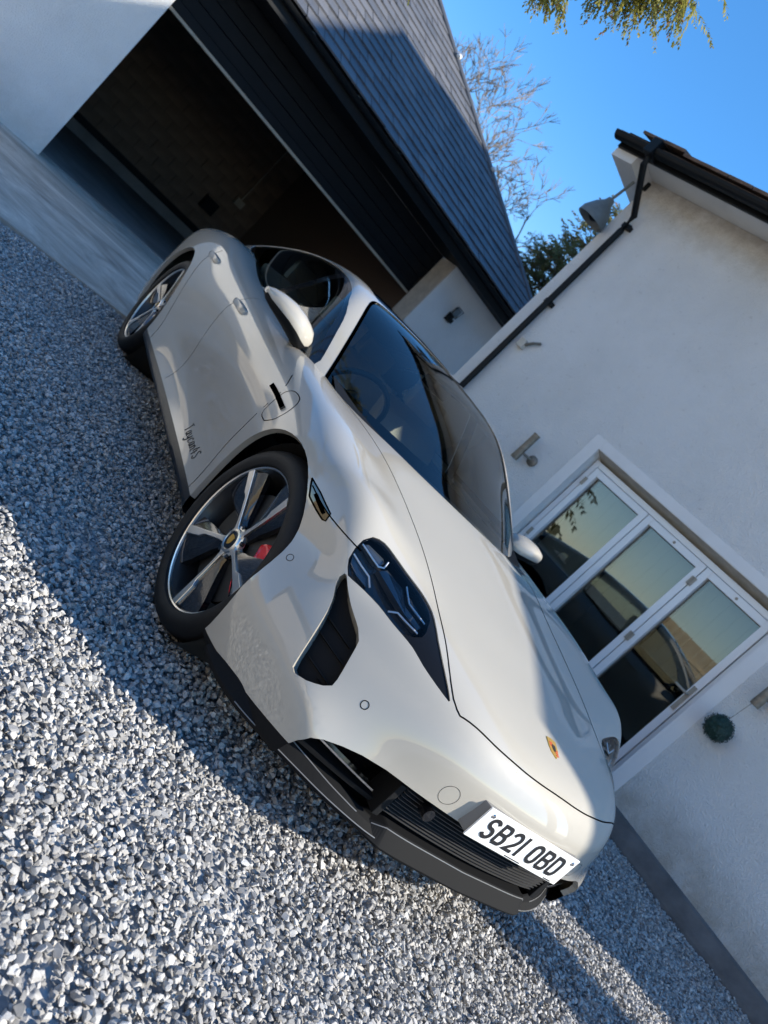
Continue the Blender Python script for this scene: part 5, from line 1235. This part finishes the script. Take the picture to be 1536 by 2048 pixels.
# ---- wheels
def wheel(cx_, cyo, cz, sg, steer, track_w, spin):
    """cyo: y of the outer rim face; built in local axes (X forward, Y outward) and placed"""
    root = bpy.data.objects.new('wheel', None); COL.objects.link(root); cpart(root)
    root.matrix_parent_inverse = Matrix.Translation(-CAR.location)
    base = Matrix(((1, 0, 0), (0, sg, 0), (0, 0, 1))).to_4x4()
    rt_ = Matrix.Translation((cx_, cyo*sg, cz)) @ Matrix.Rotation(R(steer), 4, 'Z')
    fr = lambda v: rt_ @ (base @ v)
    def wp(m_, nm, mat, bev=0):
        m_.fr = None; o = m_.build(nm, mat, None, bev); o.parent = root; return o
    def mb(): return MB(fr)
    hw = track_w/2
    m_ = mb(); m_.lathe([(.279, -.004), (.284, .010), (.300, .019), (.322, .017), (.341, .006), (.353, -.012), (.3585, -.035), (.360, -hw), (.3585, -track_w+.035), (.353, -track_w+.012), (.32, -track_w-.015), (.28, -track_w), (.28, -.02)], (0, 0, 0), (0, 1, 0), 96)
    for k in (1,): pass
    wp(m_, 'tyre', 'rubber')
    m_ = mb()
    for j in range(72):
        a = 2*math.pi*j/72; c_, s_ = math.cos(a), math.sin(a)
        for (y0, y1, q) in ((-.028, -.085, .010), (-track_w+.085, -track_w+.028, -.010)):
            a2 = a+.035; p0 = Vector((.3604*c_, y0, .3604*s_)); p1 = Vector((.3606*math.cos(a2), y1, .3606*math.sin(a2))); w = Vector((-s_, 0, c_))*.0022
            m_.add([p0-w, p0+w, p1+w, p1-w], [(0, 1, 2, 3)])
    for yg in (-.095, -.125, -.155): m_.lathe([(.3603, yg-.004), (.3606, yg), (.3603, yg+.004)], (0, 0, 0), (0, 1, 0), 64)
    wp(m_, 'tread_groove', 'gap')
    m_ = mb(); m_.lathe([(.2725, -.012), (.274, -.001), (.2785, .0015), (.2815, -.003), (.283, -.014)], (0, 0, 0), (0, 1, 0), 96); wp(m_, 'rim_edge', 'alu')
    m_ = mb(); m_.lathe([(.272, -.008), (.262, -.03), (.255, -.06), (.245, -.12), (.240, -track_w), ], (0, 0, 0), (0, 1, 0), 64); m_.lathe([(.245, -.125), (0, -.13)], (0, 0, 0), (0, 1, 0), 32); wp(m_, 'barrel', 'barrel')
    # concave five-spoke face
    def yface(r_): return -.020+.022*(max(r_-.05, 0)/.22)**1.3
    for k in range(5):
        a = R(spin+72*k); ca, sa = math.cos(a), math.sin(a)
        P2 = lambda r_, t: Vector((r_*ca-t*sa, 0, r_*sa+t*ca))
        lw = lambda r_: .0072 if r_ < .17 else .0072+.012*min((r_-.17)/.02, 1)+.006*(r_-.19)/.08
        rw = lambda r_: .0080
        rows = []
        for r_ in (.040, .06, .09, .12, .15, .168, .178, .19, .21, .235, .258, .2705):
            y = yface(r_); fl = .007*max(0, (.070-r_)/.03)
            rows.append([P2(r_, -rw(r_)-fl)+Vector((0, y-.022, 0)), P2(r_, -rw(r_)-fl)+Vector((0, y-.001, 0)), P2(r_, -rw(r_)-fl+.0015)+Vector((0, y, 0)), P2(r_, lw(r_)+fl-.0015)+Vector((0, y, 0)), P2(r_, lw(r_)+fl)+Vector((0, y-.001, 0)), P2(r_, lw(r_)+fl)+Vector((0, y-.022, 0))])
        V, Fc = loft(rows, True); m_ = mb(); m_.add(V, Fc); sp = wp(m_, 'spoke', 'alu')
        # gloss-black web beside and behind each spoke
        rows = []
        for r_, t0, t1 in ((.052, -.026, .026), (.075, -.020, .028), (.11, -.022, .046), (.16, -.034, .082), (.185, -.040, .102), (.22, -.048, .124), (.264, -.058, .150)):
            y = yface(r_)-.008; rows.append([P2(r_, t0)+Vector((0, y-.035, 0)), P2(r_, t0)+Vector((0, y-.016, 0)), P2(r_, -.006)+Vector((0, y, 0)), P2(r_, .010 if r_ < .17 else .020)+Vector((0, y, 0)), P2(r_, t1)+Vector((0, y-.012, 0)), P2(r_, t1)+Vector((0, y-.035, 0))])
        V, Fc = loft(rows, True); m_ = mb(); m_.add(V, Fc, True); wp(m_, 'spoke_web', 'alu_dark')
    m_ = mb(); m_.lathe([(.060, -.040), (.058, -.026), (.047, -.024), (.044, -.018), (.036, -.016), (.034, -.020), (0, -.020)], (0, 0, 0), (0, 1, 0), 40); wp(m_, 'hub', 'alu')
    m_ = mb(); m_.lathe([(.033, -.0195), (.031, -.0165), (0, -.0150)], (0, 0, 0), (0, 1, 0), 32); wp(m_, 'hub_cap', 'black_gloss')
    m_ = mb(); m_.prism([Vector((p[0]*.72, -.0155, p[1]*.72)) for p in shield(.040)], (0, .0012, 0)); wp(m_, 'hub_crest', 'gold')
    m_ = mb()
    for k in range(5):
        a = R(spin+36+72*k); m_.lathe([(0, -.024), (.008, -.024), (.009, -.034)], (.058*math.cos(a), 0, .058*math.sin(a)), (0, 1, 0), 10)
    wp(m_, 'wheel_bolt', 'alu_dark')
    m_ = mb(); m_.lathe([(.06, -.055), (.10, -.062), (.205, -.062), (.205, -.092), (.06, -.092)], (0, 0, 0), (0, 1, 0), 56); wp(m_, 'brake_disc', 'disc')
    m_ = mb(); rows = []
    for t in np.linspace(-26, 38, 12):
        a = R(t); e = 1-.12*abs((t-2)/29)**3; ri, ro = .125, .228*e+.012
        rows.append([Vector((ri*math.cos(a), -.110, ri*math.sin(a))), Vector((ri*math.cos(a), -.050, ri*math.sin(a))), Vector(((ri+.03)*math.cos(a), -.043, (ri+.03)*math.sin(a))), Vector(((ro-.02)*math.cos(a), -.043, (ro-.02)*math.sin(a))), Vector((ro*math.cos(a), -.055, ro*math.sin(a))), Vector((ro*math.cos(a), -.110, ro*math.sin(a)))])
    V, Fc = loft(rows, True); m_.add(V, Fc); wp(m_, 'brake_caliper', 'red', .006)
    return root
for sg in (-1, 1):
    wheel(0, .908, .357, sg, 2.5, .245, -8 if sg < 0 else 20); wheel(-2.9, .928, .357, sg, 0, .275, 20)
bm.free(); gm.free()
